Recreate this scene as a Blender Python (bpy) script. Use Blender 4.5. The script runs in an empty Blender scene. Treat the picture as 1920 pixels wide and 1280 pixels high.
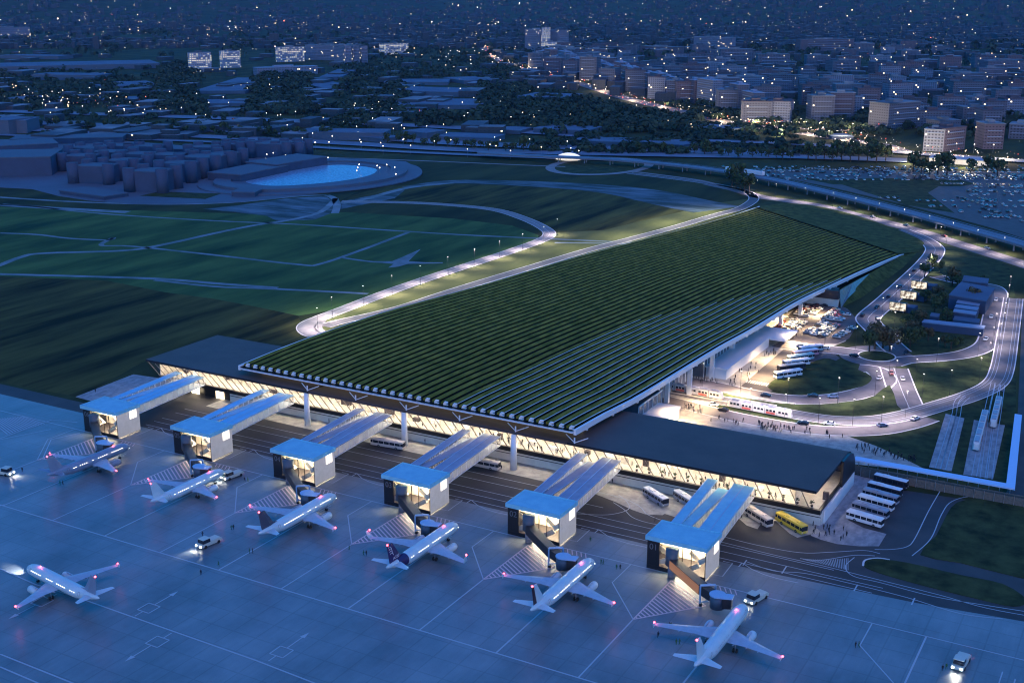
import bpy, math, random
from mathutils import Vector, Matrix
from math import sin, cos, pi, radians
random.seed(7)
SC = bpy.context.scene
COL = SC.collection
# ---------------------------------------------------------------- camera
F, YH, CX, CY, H = 2261., -10., 960., 640., 160.
PITCH = math.atan((CY - YH) / F)
YAW = math.atan(1330 / (F / cos(PITCH)))
cd = bpy.data.cameras.new('camera'); cam = bpy.data.objects.new('camera', cd); COL.objects.link(cam)
cam.location = (0, 0, H); cam.rotation_euler = (pi / 2 - PITCH, 0, YAW)
cd.sensor_width = 36; cd.lens = 36 * F / 1920; cd.clip_start = 1; cd.clip_end = 60000
SC.camera = cam
# ---------------------------------------------------------------- world: blue dusk sky
W = bpy.data.worlds.new('World'); SC.world = W; W.use_nodes = True
nt = W.node_tree; bg = nt.nodes['Background']
sky = nt.nodes.new('ShaderNodeTexSky'); sky.sky_type = 'NISHITA'; sky.sun_disc = False
sky.sun_elevation = radians(3.0); sky.sun_rotation = radians(150); sky.altitude = 100
sky.air_density = 1.0; sky.dust_density = 0.3; sky.ozone_density = 7
tint = nt.nodes.new('ShaderNodeMix'); tint.data_type = 'RGBA'; tint.blend_type = 'MULTIPLY'; tint.inputs[0].default_value = 1
tint.inputs[7].default_value = (2.7, 1.55, 1.22, 1)
nt.links.new(sky.outputs[0], tint.inputs[6]); nt.links.new(tint.outputs[2], bg.inputs[0])
bg.inputs[1].default_value = 0.15
# ---------------------------------------------------------------- the last of the sun, diffuse and weak
sd = bpy.data.lights.new('sun', 'SUN'); sun = bpy.data.objects.new('sun', sd); COL.objects.link(sun)
sd.energy = 0.085; sd.angle = radians(40); sd.color = (1.0, 0.62, 0.62)
sun.rotation_euler = (radians(22), 0, radians(60))
# ---------------------------------------------------------------- view
SC.view_settings.view_transform = 'Standard'; SC.view_settings.look = 'None'
SC.view_settings.exposure = 2.4; SC.view_settings.gamma = 1
SC.cycles.use_denoising = True; SC.cycles.pixel_filter_type = 'BLACKMAN_HARRIS'; SC.cycles.filter_width = 1.15
SC.cycles.max_bounces = 5; SC.cycles.diffuse_bounces = 2; SC.cycles.glossy_bounces = 3
SC.cycles.transparent_max_bounces = 8; SC.cycles.sample_clamp_indirect = 4
SC.cycles.caustics_reflective = False; SC.cycles.caustics_refractive = False

# ================================================================ helpers
def P(px, py, z=0.0):
    """world point at height z seen at photo pixel px,py (survey of the place from the photograph)"""
    r = (px - CX) / F; u = -(py - CY) / F
    f = cos(PITCH) + u * sin(PITCH); dz = -sin(PITCH) + u * cos(PITCH)
    dx = r * cos(YAW) - f * sin(YAW); dy = r * sin(YAW) + f * cos(YAW)
    t = (z - H) / dz
    return Vector((dx * t, dy * t, z))
def PP(pts, z=0.0): return [P(a, b, z) for a, b in pts]
def smooth(pts, n=6, closed=False):
    pts = [Vector(p) for p in pts]; out = []; N = len(pts)
    for i in range(N if closed else N - 1):
        if closed: a, b, c, d = pts[i - 1], pts[i], pts[(i + 1) % N], pts[(i + 2) % N]
        else: a, b, c, d = pts[max(i - 1, 0)], pts[i], pts[i + 1], pts[min(i + 2, N - 1)]
        for k in range(n):
            t = k / n
            out.append(0.5 * ((2 * b) + (c - a) * t + (2 * a - 5 * b + 4 * c - d) * t * t + (3 * b - a - 3 * c + d) * t ** 3))
    if not closed: out.append(pts[-1])
    return out
class MB:
    def __init__(s): s.v = []; s.f = []; s.m = []
    def add(s, vs, fs, m=0):
        n = len(s.v); s.v += [tuple(v) for v in vs]; s.f += [tuple(i + n for i in f) for f in fs]; s.m += [m] * len(fs); return s
    def box(s, x0, y0, z0, x1, y1, z1, m=0, mt=None):
        if x0 > x1: x0, x1 = x1, x0
        if y0 > y1: y0, y1 = y1, y0
        if z0 > z1: z0, z1 = z1, z0
        s.add([(x0,y0,z0),(x1,y0,z0),(x1,y1,z0),(x0,y1,z0),(x0,y0,z1),(x1,y0,z1),(x1,y1,z1),(x0,y1,z1)],
              [(0,3,2,1),(0,1,5,4),(1,2,6,5),(2,3,7,6),(3,0,4,7)], m)
        return s.add([(x0,y0,z1),(x1,y0,z1),(x1,y1,z1),(x0,y1,z1)], [(0,1,2,3)], m if mt is None else mt)
    def obox(s, cx, cy, z0, z1, sx, sy, rz=0, m=0, mt=None):
        c, q = cos(rz), sin(rz)
        pl = [(cx + a*c - b*q, cy + a*q + b*c) for a, b in ((-sx/2,-sy/2),(sx/2,-sy/2),(sx/2,sy/2),(-sx/2,sy/2))]
        return s.prism(pl, z0, z1, m, mt)
    def prism(s, poly, z0, z1, m=0, mt=None, bottom=True):
        n = len(poly); a = [(p[0], p[1], z0) for p in poly]; b = [(p[0], p[1], z1) for p in poly]
        ar = sum(poly[i][0]*poly[(i+1)%n][1]-poly[(i+1)%n][0]*poly[i][1] for i in range(n))
        if ar < 0: a.reverse(); b.reverse()
        s.add(a + b, [(i, (i+1)%n, (i+1)%n+n, i+n) for i in range(n)], m)
        s.add(b, [tuple(range(n))], m if mt is None else mt)
        if bottom: s.add(a, [tuple(range(n-1,-1,-1))], m)
        return s
    def flat(s, poly, z, m=0):
        n = len(poly); ar = sum(poly[i][0]*poly[(i+1)%n][1]-poly[(i+1)%n][0]*poly[i][1] for i in range(n))
        pl = list(poly) if ar > 0 else list(reversed(poly))
        return s.add([(p[0], p[1], z) for p in pl], [tuple(range(n))], m)
    def loft(s, rings, m=0, cap=True):
        n = len(rings[0]); vs = [p for r in rings for p in r]; fs = []
        for k in range(len(rings)-1):
            for i in range(n):
                j = (i+1) % n; fs.append((k*n+i, k*n+j, (k+1)*n+j, (k+1)*n+i))
        if cap: fs.append(tuple(range(n-1,-1,-1))); fs.append(tuple((len(rings)-1)*n+i for i in range(n)))
        return s.add(vs, fs, m)
    def tube(s, pts, rads, n=8, m=0, cap=True):
        rings = []; pts = [Vector(p) for p in pts]
        for k, p in enumerate(pts):
            d = (pts[min(k+1,len(pts)-1)] - pts[max(k-1,0)]).normalized()
            u = d.cross(Vector((0,0,1)))
            if u.length < 1e-3: u = Vector((1,0,0))
            u.normalize(); w = u.cross(d); r = rads[k] if hasattr(rads,'__len__') else rads
            if not hasattr(r,'__len__'): r = (r, r)
            rings.append([p + u*r[0]*cos(2*pi*i/n) + w*r[1]*sin(2*pi*i/n) for i in range(n)])
        return s.loft(rings, m, cap)
    def cyl(s, x, y, z0, z1, r0, r1=None, n=12, m=0):
        r1 = r0 if r1 is None else r1
        return s.loft([[(x+r*cos(2*pi*i/n), y+r*sin(2*pi*i/n), z) for i in range(n)] for r, z in ((r0,z0),(r1,z1))], m)
    def bar(s, a, b, w, h, m=0):
        a = Vector(a); b = Vector(b); d = (b-a).normalized(); u = d.cross(Vector((0,0,1)))
        if u.length < 1e-3: u = Vector((1,0,0))
        u.normalize(); v = u.cross(d)
        return s.loft([[q+u*i*w/2+v*j*h/2 for i,j in ((-1,-1),(1,-1),(1,1),(-1,1))] for q in (a,b)], m)
    def strip(s, pts, w, z, m=0, off=0.0):
        L = []; R = []; n = len(pts)
        for k in range(n):
            p = pts[k]; d = Vector(pts[min(k+1,n-1)][:2]) - Vector(pts[max(k-1,0)][:2]); d.normalize()
            nx, ny = -d.y, d.x; ww = w[k] if hasattr(w,'__len__') else w
            L.append((p[0]+nx*(off+ww/2), p[1]+ny*(off+ww/2), z)); R.append((p[0]+nx*(off-ww/2), p[1]+ny*(off-ww/2), z))
        return s.add(L+R, [(n+k, n+k+1, k+1, k) for k in range(n-1)], m)
    def grow(s, o, M):
        n = len(s.v); s.v += [tuple(M @ Vector(v)) for v in o.v]; s.f += [tuple(i+n for i in f) for f in o.f]; s.m += o.m; return s
    def mesh(s, name, mats, sm=False):
        me = bpy.data.meshes.new(name); me.from_pydata(s.v, [], s.f)
        for m in (mats if isinstance(mats, (list, tuple)) else [mats]): me.materials.append(m)
        me.polygons.foreach_set('material_index', s.m)
        if sm: me.polygons.foreach_set('use_smooth', [True]*len(s.f))
        me.update(); return me
    def build(s, name, mats, parent=None, sm=False, kind=None, label=None, cat=None, group=None, uv=False):
        me = s.mesh(name, mats, sm)
        if uv: add_uv(me)
        return link(name, me, parent, kind, label, cat, group)
def add_uv(me):
    l = me.uv_layers.new(name='UVMap'); dat = [0.0]*(2*len(me.loops))
    for p in me.polygons:
        n = p.normal
        for li in p.loop_indices:
            c = me.vertices[me.loops[li].vertex_index].co
            if abs(n.z) > 0.6: u, v = c.x, c.y
            else:
                t = Vector((-n.y, n.x)); t.normalize(); u, v = c.x*t.x + c.y*t.y, c.z
            dat[2*li] = u; dat[2*li+1] = v
    l.data.foreach_set('uv', dat)
def link(name, me, parent=None, kind=None, label=None, cat=None, group=None):
    o = bpy.data.objects.new(name, me); COL.objects.link(o)
    if parent is not None: o.parent = parent
    tag(o, label, cat, group, kind); return o
def tag(o, label=None, cat=None, group=None, kind=None):
    if kind: o['kind'] = kind
    if label: o['label'] = label
    if cat: o['category'] = cat
    if group: o['group'] = group
    return o
def thing(name, label, cat, loc=(0,0,0), rz=0, group=None):
    o = bpy.data.objects.new(name, None); COL.objects.link(o); o.empty_display_size = 0.5
    o.location = loc; o.rotation_euler = (0,0,rz); return tag(o, label, cat, group)
def dup(root, loc, rz=0.0, label=None, group=None, scale=None):
    def cp(o, par):
        c = o.copy(); COL.objects.link(c)
        if par is not None: c.parent = par
        for ch in list(KIDS.get(o.name, [])): cp(ch, c)
        return c
    r = cp(root, None); r.location = loc; r.rotation_euler = (0,0,rz)
    if scale: r.scale = scale
    if label: r['label'] = label
    if group: r['group'] = group
    return r
KIDS = {}
def freeze(root):
    """remember the children of a finished prototype so that copies are quick"""
    def rec(o):
        KIDS[o.name] = list(o.children)
        for c in o.children: rec(c)
    rec(root); return root
ORD = ['first','second','third','fourth','fifth','sixth','seventh','eighth','ninth','tenth','eleventh','twelfth','thirteenth','fourteenth','fifteenth','sixteenth','seventeenth','eighteenth','nineteenth','twentieth']
def ordn(i):
    if i < 20: return ORD[i]
    t = {2:'twenty',3:'thirty',4:'forty',5:'fifty',6:'sixty',7:'seventy',8:'eighty',9:'ninety'}; n = i+1
    if n >= 100: return 'hundred and ' + ordn(n-101) if n > 100 else 'hundredth'
    return {20:'twentieth',30:'thirtieth',40:'fortieth',50:'fiftieth',60:'sixtieth',70:'seventieth',80:'eightieth',90:'ninetieth'}[n] if n % 10 == 0 else t[n//10]+'-'+ORD[n%10-1]
# ---------------------------------------------------------------- materials
MAT = {}
def mat(name, c, rough=0.7, c2=None, scale=0.1, stretch=(1,1,1), metal=0.0, spec=0.5, emit=None, es=0.0, bump=0.0, detail=4, alpha=None, lo=0.35, hi=0.65, sample=True, obj=False, rot=0):
    m = bpy.data.materials.new(name); m.use_nodes = True; n = m.node_tree; b = n.nodes['Principled BSDF']
    b.inputs['Base Color'].default_value = (*c, 1); b.inputs['Roughness'].default_value = rough
    b.inputs['Metallic'].default_value = metal; b.inputs['Specular IOR Level'].default_value = spec
    if c2 is not None or bump:
        tc = n.nodes.new('ShaderNodeTexCoord'); mp = n.nodes.new('ShaderNodeMapping'); mp.inputs['Scale'].default_value = tuple(scale*s for s in stretch)
        mp.inputs['Rotation'].default_value = (0,0,rot)
        if obj: n.links.new(tc.outputs['Object'], mp.inputs[0])
        else:
            g = n.nodes.new('ShaderNodeNewGeometry'); n.links.new(g.outputs['Position'], mp.inputs[0])
        no = n.nodes.new('ShaderNodeTexNoise'); no.inputs['Scale'].default_value = 1; no.inputs['Detail'].default_value = detail; no.inputs['Roughness'].default_value = 0.6
        n.links.new(mp.outputs[0], no.inputs['Vector'])
        if c2 is not None:
            r = n.nodes.new('ShaderNodeValToRGB'); r.color_ramp.elements[0].position = lo; r.color_ramp.elements[1].position = hi
            r.color_ramp.elements[0].color = (*c, 1); r.color_ramp.elements[1].color = (*c2, 1)
            n.links.new(no.outputs['Fac'], r.inputs[0]); n.links.new(r.outputs[0], b.inputs['Base Color'])
        if bump:
            bp = n.nodes.new('ShaderNodeBump'); bp.inputs['Strength'].default_value = bump; bp.inputs['Distance'].default_value = 0.5
            n.links.new(no.outputs['Fac'], bp.inputs['Height']); n.links.new(bp.outputs[0], b.inputs['Normal'])
    if emit:
        b.inputs['Emission Color'].default_value = (*emit, 1); b.inputs['Emission Strength'].default_value = es
        if not sample: m.cycles.emission_sampling = 'NONE'
    if alpha is not None: b.inputs['Alpha'].default_value = alpha
    MAT[name] = m; return m
def glass(name, c, fac, rough=0.05):
    m = bpy.data.materials.new(name); m.use_nodes = True; n = m.node_tree; n.nodes.clear()
    o = n.nodes.new('ShaderNodeOutputMaterial'); t = n.nodes.new('ShaderNodeBsdfTransparent'); g = n.nodes.new('ShaderNodeBsdfPrincipled'); x = n.nodes.new('ShaderNodeMixShader')
    g.inputs['Base Color'].default_value = (*c, 1); g.inputs['Roughness'].default_value = rough; t.inputs[0].default_value = (0.95,0.97,1,1)
    x.inputs[0].default_value = fac; n.links.new(t.outputs[0], x.inputs[1]); n.links.new(g.outputs[0], x.inputs[2]); n.links.new(x.outputs[0], o.inputs[0])
    MAT[name] = m; return m
def facade(name, wall, glassc, w=3.2, h=3.3, gap=0.9, lit=0.93, es=1.5, litc=(1,0.8,0.5), rough=0.8):
    """walls with a grid of window openings, a few of the rooms lit"""
    m = bpy.data.materials.new(name); m.use_nodes = True; n = m.node_tree; b = n.nodes['Principled BSDF']
    b.inputs['Roughness'].default_value = rough
    uv = n.nodes.new('ShaderNodeUVMap'); br = n.nodes.new('ShaderNodeTexBrick'); n.links.new(uv.outputs[0], br.inputs[0])
    br.offset = 0; br.inputs['Scale'].default_value = 1; br.inputs['Brick Width'].default_value = w; br.inputs['Row Height'].default_value = h
    br.inputs['Mortar Size'].default_value = gap; br.inputs['Mortar Smooth'].default_value = 0; br.inputs['Bias'].default_value = 0
    br.inputs['Color1'].default_value = (0,0,0,1); br.inputs['Color2'].default_value = (1,1,1,1); br.inputs['Mortar'].default_value = (0,0,0,1)
    g = n.nodes.new('ShaderNodeNewGeometry'); sp = n.nodes.new('ShaderNodeSeparateXYZ'); n.links.new(g.outputs['True Normal'], sp.inputs[0])
    ab = n.nodes.new('ShaderNodeMath'); ab.operation = 'ABSOLUTE'; n.links.new(sp.outputs[2], ab.inputs[0])
    ver = n.nodes.new('ShaderNodeMath'); ver.operation = 'LESS_THAN'; ver.inputs[1].default_value = 0.5; n.links.new(ab.outputs[0], ver.inputs[0])
    inv = n.nodes.new('ShaderNodeMath'); inv.operation = 'SUBTRACT'; inv.inputs[0].default_value = 1; n.links.new(br.outputs['Fac'], inv.inputs[1])
    win = n.nodes.new('ShaderNodeMath'); win.operation = 'MULTIPLY'; n.links.new(inv.outputs[0], win.inputs[0]); n.links.new(ver.outputs[0], win.inputs[1])
    mx = n.nodes.new('ShaderNodeMix'); mx.data_type = 'RGBA'; n.links.new(win.outputs[0], mx.inputs[0]); mx.inputs[6].default_value = (*wall,1); mx.inputs[7].default_value = (*glassc,1)
    n.links.new(mx.outputs[2], b.inputs['Base Color'])
    gt = n.nodes.new('ShaderNodeMath'); gt.operation = 'GREATER_THAN'; gt.inputs[1].default_value = lit; n.links.new(br.outputs['Color'], gt.inputs[0])
    e = n.nodes.new('ShaderNodeMath'); e.operation = 'MULTIPLY'; n.links.new(gt.outputs[0], e.inputs[0]); n.links.new(win.outputs[0], e.inputs[1])
    e2 = n.nodes.new('ShaderNodeMath'); e2.operation = 'MULTIPLY'; e2.inputs[1].default_value = es; n.links.new(e.outputs[0], e2.inputs[0])
    b.inputs['Emission Color'].default_value = (*litc,1); n.links.new(e2.outputs[0], b.inputs['Emission Strength'])
    m.cycles.emission_sampling = 'NONE'; MAT[name] = m; return m
def light(kind, name, loc, power, color, parent=None, size=1.0, spot=None, blend=0.6, rot=(0,0,0), sizey=None):
    d = bpy.data.lights.new(name, kind); d.energy = power; d.color = color
    if kind == 'AREA':
        d.size = size
        if sizey: d.shape = 'RECTANGLE'; d.size_y = sizey
    else: d.shadow_soft_size = size
    if kind == 'SPOT': d.spot_size = radians(spot or 100); d.spot_blend = blend
    o = bpy.data.objects.new(name, d); COL.objects.link(o); o.location = loc; o.rotation_euler = rot
    if parent is not None: o.parent = parent
    return o
# base palette
mat('grass', (0.016,0.024,0.010), 0.95, (0.055,0.065,0.022), 0.03, (1,0.25,1), detail=10, spec=.1)
mat('grass_infield', (0.010,0.042,0.016), 0.95, (0.085,0.155,0.045), 0.045, (1,0.22,1), detail=12, spec=.1, lo=.3, hi=.7)
mat('field_dark', (0.010,0.014,0.005), 0.95, (0.10,0.10,0.028), 0.06, (1,0.12,1), detail=12, spec=.1, lo=.38, hi=.66, rot=.5)
mat('lawn', (0.015,0.026,0.012), 0.95, (0.06,0.08,0.03), 0.14, detail=12, spec=.1)
mat('lit_grass', (0.05,0.065,0.025), 0.95, (0.13,0.14,0.06), 0.04, (1,.3,1), detail=12, spec=.1, lo=.3, hi=.7)  # paler, yellower grass: the field lamps' glow is put into the colour
mat('concrete', (0.115,0.135,0.15), 0.4, (0.23,0.262,0.285), 0.045, (1,0.7,1), detail=15, lo=0.34, hi=0.68)
def joints(m, w, h, dark):
    n = m.node_tree; b = n.nodes['Principled BSDF']; g = n.nodes.new('ShaderNodeNewGeometry'); br = n.nodes.new('ShaderNodeTexBrick'); n.links.new(g.outputs['Position'], br.inputs[0])
    br.offset = 0; br.inputs['Scale'].default_value = 1; br.inputs['Brick Width'].default_value = w; br.inputs['Row Height'].default_value = h; br.inputs['Mortar Size'].default_value = .2
    br.inputs['Color1'].default_value = (1,1,1,1); br.inputs['Color2'].default_value = (.94,.94,.94,1); br.inputs['Mortar'].default_value = (dark,dark,dark,1)
    mx = n.nodes.new('ShaderNodeMix'); mx.data_type = 'RGBA'; mx.blend_type = 'MULTIPLY'; mx.inputs[0].default_value = 1
    src = b.inputs['Base Color'].links[0].from_socket; n.links.new(src, mx.inputs[6]); n.links.new(br.outputs['Color'], mx.inputs[7]); n.links.new(mx.outputs[2], b.inputs['Base Color'])
    # fine grime and tyre streaks
    mp = n.nodes.new('ShaderNodeMapping'); mp.inputs['Scale'].default_value = (.9,.07,1); n.links.new(g.outputs['Position'], mp.inputs[0]); no = n.nodes.new('ShaderNodeTexNoise'); no.inputs['Scale'].default_value = 1; no.inputs['Detail'].default_value = 6; n.links.new(mp.outputs[0], no.inputs[0])
    r = n.nodes.new('ShaderNodeMapRange'); r.inputs[1].default_value = .35; r.inputs[2].default_value = .6; r.inputs[3].default_value = .93; r.inputs[4].default_value = 1; n.links.new(no.outputs['Fac'], r.inputs[0])
    m2 = n.nodes.new('ShaderNodeMix'); m2.data_type = 'RGBA'; m2.blend_type = 'MULTIPLY'; m2.inputs[0].default_value = 1; n.links.new(mx.outputs[2], m2.inputs[6]); n.links.new(r.outputs[0], m2.inputs[7]); n.links.new(m2.outputs[2], b.inputs['Base Color'])
joints(MAT['concrete'], 7.5, 7.5, .8)
mat('asphalt', (0.032,0.03,0.032), 0.75, (0.055,0.05,0.052), 0.08)
mat('road', (0.075,0.07,0.08), 0.7, (0.11,0.10,0.115), 0.2)
mat('kerb', (0.62,0.6,0.6), 0.6)
mat('line', (0.42,0.46,0.5), 0.6)
mat('paving', (0.20,0.20,0.22), 0.7, (0.34,0.33,0.34), 0.5, (1,0.5,1), detail=2)
mat('dirt', (0.20,0.25,0.30), 0.9, (0.08,0.13,0.13), 0.05, detail=6)
mat('white', (0.78,0.78,0.78), 0.5)
mat('cream_wall', (0.74,0.70,0.62), 0.6, (0.64,0.6,0.53), 0.3)
mat('roof_dark', (0.08,0.06,0.055), 0.6, (0.10,0.075,0.068), 0.1, spec=0.2)
mat('roof_brown', (0.06,0.045,0.045), 0.5)
mat('black', (0.012,0.012,0.014), 0.4)
mat('dark_wall', (0.05,0.035,0.035), 0.6)
mat('steel', (0.35,0.37,0.4), 0.4, metal=0.6)
mat('blue_roof', (0.25,0.60,0.72), 0.8, (0.20,0.52,0.66), 0.3, spec=0.15)
# ================================================================ the ground and everything laid flat on it
def terrain():
    mb = MB(); N = 70; vs = []; R = 22000
    xs = [-R + 2*R*i/N for i in range(N+1)]; ys = [-600 + (30000+600)*(j/N)**1.6 for j in range(N+1)]
    for y in ys:
        for x in xs:
            d = math.hypot(x, y); h = 0
            if d > 6500:
                t = min(1, (d-6500)/9000); h = t*t*(3-2*t)*(620 + 260*sin(x*0.0006+1)+160*sin(x*0.0013+y*0.0007))
            vs.append((x, y, h))
    fs = [(j*(N+1)+i, j*(N+1)+i+1, (j+1)*(N+1)+i+1, (j+1)*(N+1)+i) for j in range(N) for i in range(N)]
    mb.add(vs, fs); return mb.build('ground', MAT['grass'], kind='structure', sm=True)
terrain()
def hill(x, y):
    d = math.hypot(x, y)
    if d <= 6500: return 0
    t = min(1, (d-6500)/9000); return t*t*(3-2*t)*(620 + 260*sin(x*0.0006+1)+160*sin(x*0.0013+y*0.0007))
def area(name, pix, z, m, sm=0, kind='structure', th=0):
    pts = PP(pix)
    if sm: pts = smooth(pts, sm, True)
    mb = MB()
    if th: mb.prism(pts, z-th, z, 0, bottom=False)
    else: mb.flat(pts, z)
    return mb.build(name, MAT[m], kind=kind)
def path(name, pix, w, z, m, n=5, kind='structure', world=False):
    pts = smooth(pix if world else PP(pix), n); mb = MB(); mb.strip(pts, w, z); return mb.build(name, MAT[m], kind=kind)
# fields
area('field', [(0,388),(300,396),(560,404),(650,398),(850,410),(960,423),(1010,441),(1005,457),(920,487),(820,514),(700,555),(620,582),(560,592),(480,575),(400,560),(310,548),(200,526),(0,518),(-60,516),(-60,388)], 0.03, 'grass_infield')
area('field', [(-200,520),(0,518),(200,526),(310,548),(400,560),(480,575),(560,592),(570,625),(540,645),(400,635),(265,680),(150,745),(0,716),(-200,670)], 0.03, 'field_dark')
area('field', [(690,350),(850,345),(1100,352),(1260,376),(1330,398),(1200,432),(1040,440),(985,410),(930,393),(850,383),(700,378),(640,375)], 0.03, 'field_dark')
area('field', [(600,602),(620,596),(655,583),(725,556),(805,528),(885,502),(955,478),(1016,457),(1035,445),(1040,436),(1130,432),(1230,408),(1300,392),(1350,380),(1410,372),(1400,392),(1300,424),(1180,458),(1040,495),(900,540),(760,580),(640,606)], 0.045, 'lit_grass')
# faint tracks across the fields
TR = [([(0,437),(70,440),(130,447),(200,450),(212,446),(190,460),(250,462),(400,478),(560,496),(600,495),(680,468),(765,436)],3.5),
 ([(-60,520),(0,497),(40,482),(80,475),(230,470),(300,460),(400,438),(480,422),(540,413),(600,398),(630,372)],5),
 ([(-60,382),(0,384),(60,387),(150,397),(250,405),(400,414),(560,421),(700,430),(860,440),(1010,447),(1190,455)],3.5),
 ([(-60,512),(0,514),(150,518),(300,523),(400,531),(520,540)],4.5),
 ([(290,525),(400,537),(500,541),(640,548),(690,551)],3.5),
 ([(-60,366),(0,370),(130,378),(290,383),(430,380),(560,368),(612,366)],5),
 ([(612,366),(626,372),(632,385),(628,400)],6),
 ([(0,384),(60,388),(130,392),(240,398)],9),
 ([(640,382),(690,372),(740,358),(780,350),(850,343)],7),
 ([(640,483),(700,491),(760,493),(830,493)],3),
 ([(1040,455),(1120,456),(1200,458)],3)]
for a, w in TR: path('path', a, w, 0.07, 'dirt')
mat('wash', (0.012,0.03,0.03), 0.9, (0.17,0.24,0.32), 0.06, (.35,1.3,1), detail=12, lo=0.40, hi=0.78, rot=-.3)
path('path', [(760,352),(850,341),(980,344),(1100,351),(1190,361),(1280,379),(1340,392)], [10,16,22,26,30,34,20]*1+[20]*24, 0.06, 'wash') if False else None
p_ = smooth(PP([(760,352),(850,341),(980,344),(1100,351),(1190,361),(1280,380),(1345,393)]), 5)
MB().strip(p_, [10+40*min(1,k/22) for k in range(len(p_))], 0.06).build('path', MAT['wash'], kind='structure')
area('dirt', [(540,372),(610,368),(628,380),(625,398),(590,412),(520,415),(500,405),(440,398),(380,392),(440,386)], 0.05, 'wash')
area('dirt', [(640,378),(700,366),(760,356),(740,372),(690,382),(640,392)], 0.05, 'wash')
area('dirt', [(684,490),(735,490),(752,483),(789,467),(776,480),(766,490),(828,494),(765,495),(748,500),(728,502),(738,495)], 0.09, 'dirt')
# perimeter road round the field, its turning end beside the roof
def road(pix, w, kerb=0.7, z=0.10, name='road', m='road', n=6, world=False, lines=()):
    pts = smooth(pix if world else PP(pix), n)
    MB().strip(pts, w, z).build(name, MAT[m], kind='structure')
    if kerb:
        for sd_ in (1,-1): MB().strip(pts, kerb, z+0.06, off=sd_*(w/2)).build('kerb', MAT['kerb'], kind='structure')
    for o in lines: MB().strip(pts, 0.25, z+0.03, off=o).build('lane_line', MAT['line'], kind='structure')
    return pts
mat('pale_road', (0.17,0.16,0.17), 0.8, (0.24,0.23,0.24), 0.2)
PERI = road([(640,378),(760,380),(850,385),(930,394),(985,411),(1020,428),(1030,440),(1012,452),(950,474),(880,497),(800,523),(720,551),(650,578),(605,595),(578,607),(574,618),(590,628),(625,632)], 9, 0.5, m='pale_road', lines=(0,))
area('road', [(566,610),(575,600),(600,594),(612,600),(604,612),(612,622),(630,626),(590,636),(572,628)], 0.16, 'pale_road', 4)
road([(608,612),(640,603),(700,590),(760,575),(830,552),(900,530),(1000,500),(1100,470),(1180,449),(1270,425),(1340,404),(1385,392),(1410,378),(1412,368),(1395,358),(1360,350),(1300,340),(1180,325)], 8, 0.6)
# ---------------------------------------------------------------- apron and airside road
Y_AP = 311.0
mb = MB(); mb.flat([(-900,-200),(300,-200),(300,330),(8,322),(-20,317.5),(-50,313.5),(-90,Y_AP),(-900,Y_AP-1.5)], 0.08)
mb.build('apron', MAT['concrete'], kind='structure')
asph = MB(); asph.flat([(-900,Y_AP-1.5),(-90,Y_AP),(-50,313.5),(-20,317.5),(8,322),(300,330),(300,360),(40,420),(-20,470),(-40,470),(-40,395),(-88,390),(-340,352),(-366,352),(-372,319.5),(-900,319.5)], 0.06)
asph.build('service_road', MAT['asphalt'], kind='structure')
def wl(pts, w=0.35, z=0.13, name='stand_line'): MB().strip([Vector((a,b,0)) for a,b in pts], w, z).build(name, MAT['hatch_paint' if name == 'hatch_line' else 'line'], kind='structure')
mat('hatch_paint', (0.72,0.56,0.56), 0.6)
wl([(-700,234.2),(60,234.2)], 0.45); wl([(-450,296.3),(20,296.3)], 0.38)
for k in range(6):
    xl = -90.65 - 46.45*k                                   # lead-in line of stand
    wl([(xl,234.4),(xl,287)], 0.45); wl([(xl-1.2,285),(xl+1.2,285)],0.4)
    xd = xl - 23.2                                          # line between stands, opening into the hatched wedge
    wl([(xd,234.4),(xd,267)], 0.4); wl([(xd,267),(xd-13.7,283.3),(xd-13.7,296)], 0.32)
    A = Vector((xd,267,0)); B = Vector((xd+.4,292.7,0)); C = Vector((xd+14.2,283.5,0))
    wl([A[:2],B[:2]],.45,.13,'hatch_line'); wl([A[:2],C[:2]],.45,.13,'hatch_line')
    for i in range(1,18):
        t = i/17; a = A.lerp(B,t); b = A.lerp(C,t); wl([a[:2],b[:2]],0.46,name='hatch_line')
    for i in range(5): wl([(xd+12+i*1.5,296.2),(xd+13.5+i*1.5,293.5)],0.3,name='hatch_line')
    wl([(xl-14.5,302),(xl-11,302.2),(xl-11.3,311.5),(xl-14.2,311.5)],0.32,0.14)
    wl([(xl-9,313.2),(xl-9,310.3)],0.35,0.14); wl([(xl-9,313.2),(xl-5,310.6),(xl-1,309.2),(xl+3,308.7),(xl+9,309.0)],0.28,0.14)
for x in (-44.2,): wl([(x,234.4),(x,255)]); wl([(x,267),(x-13.7,283.3),(x-13.7,296)]); wl([(x,234),(x,267)]); wl([(x,267),(x+20,275),(x+20,288)],.32)
wl([(-44,255),(-21,262),(-21,286)]); wl([(-44,255),(-44,296)],0.45)
wl([(-21,234),(-21,262)]); wl([(2,234),(2,290)],0.45); wl([(-10,250),(-10,284)])
for k in (-8,): wl([(-430,262),(-400,262)])
# airside road markings: long lanes parallel to the terminal
for x0,x1 in ((-340,-60),): wl([(x0,317.6),(x1,317.6)], 0.28, 0.12, 'lane_line')
for y,x1 in ((313.2,-62),(321.8,-75),(329,-152),(334.2,-160)): wl([(-340,y),(x1,y)], 0.28, 0.12, 'lane_line')
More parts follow.
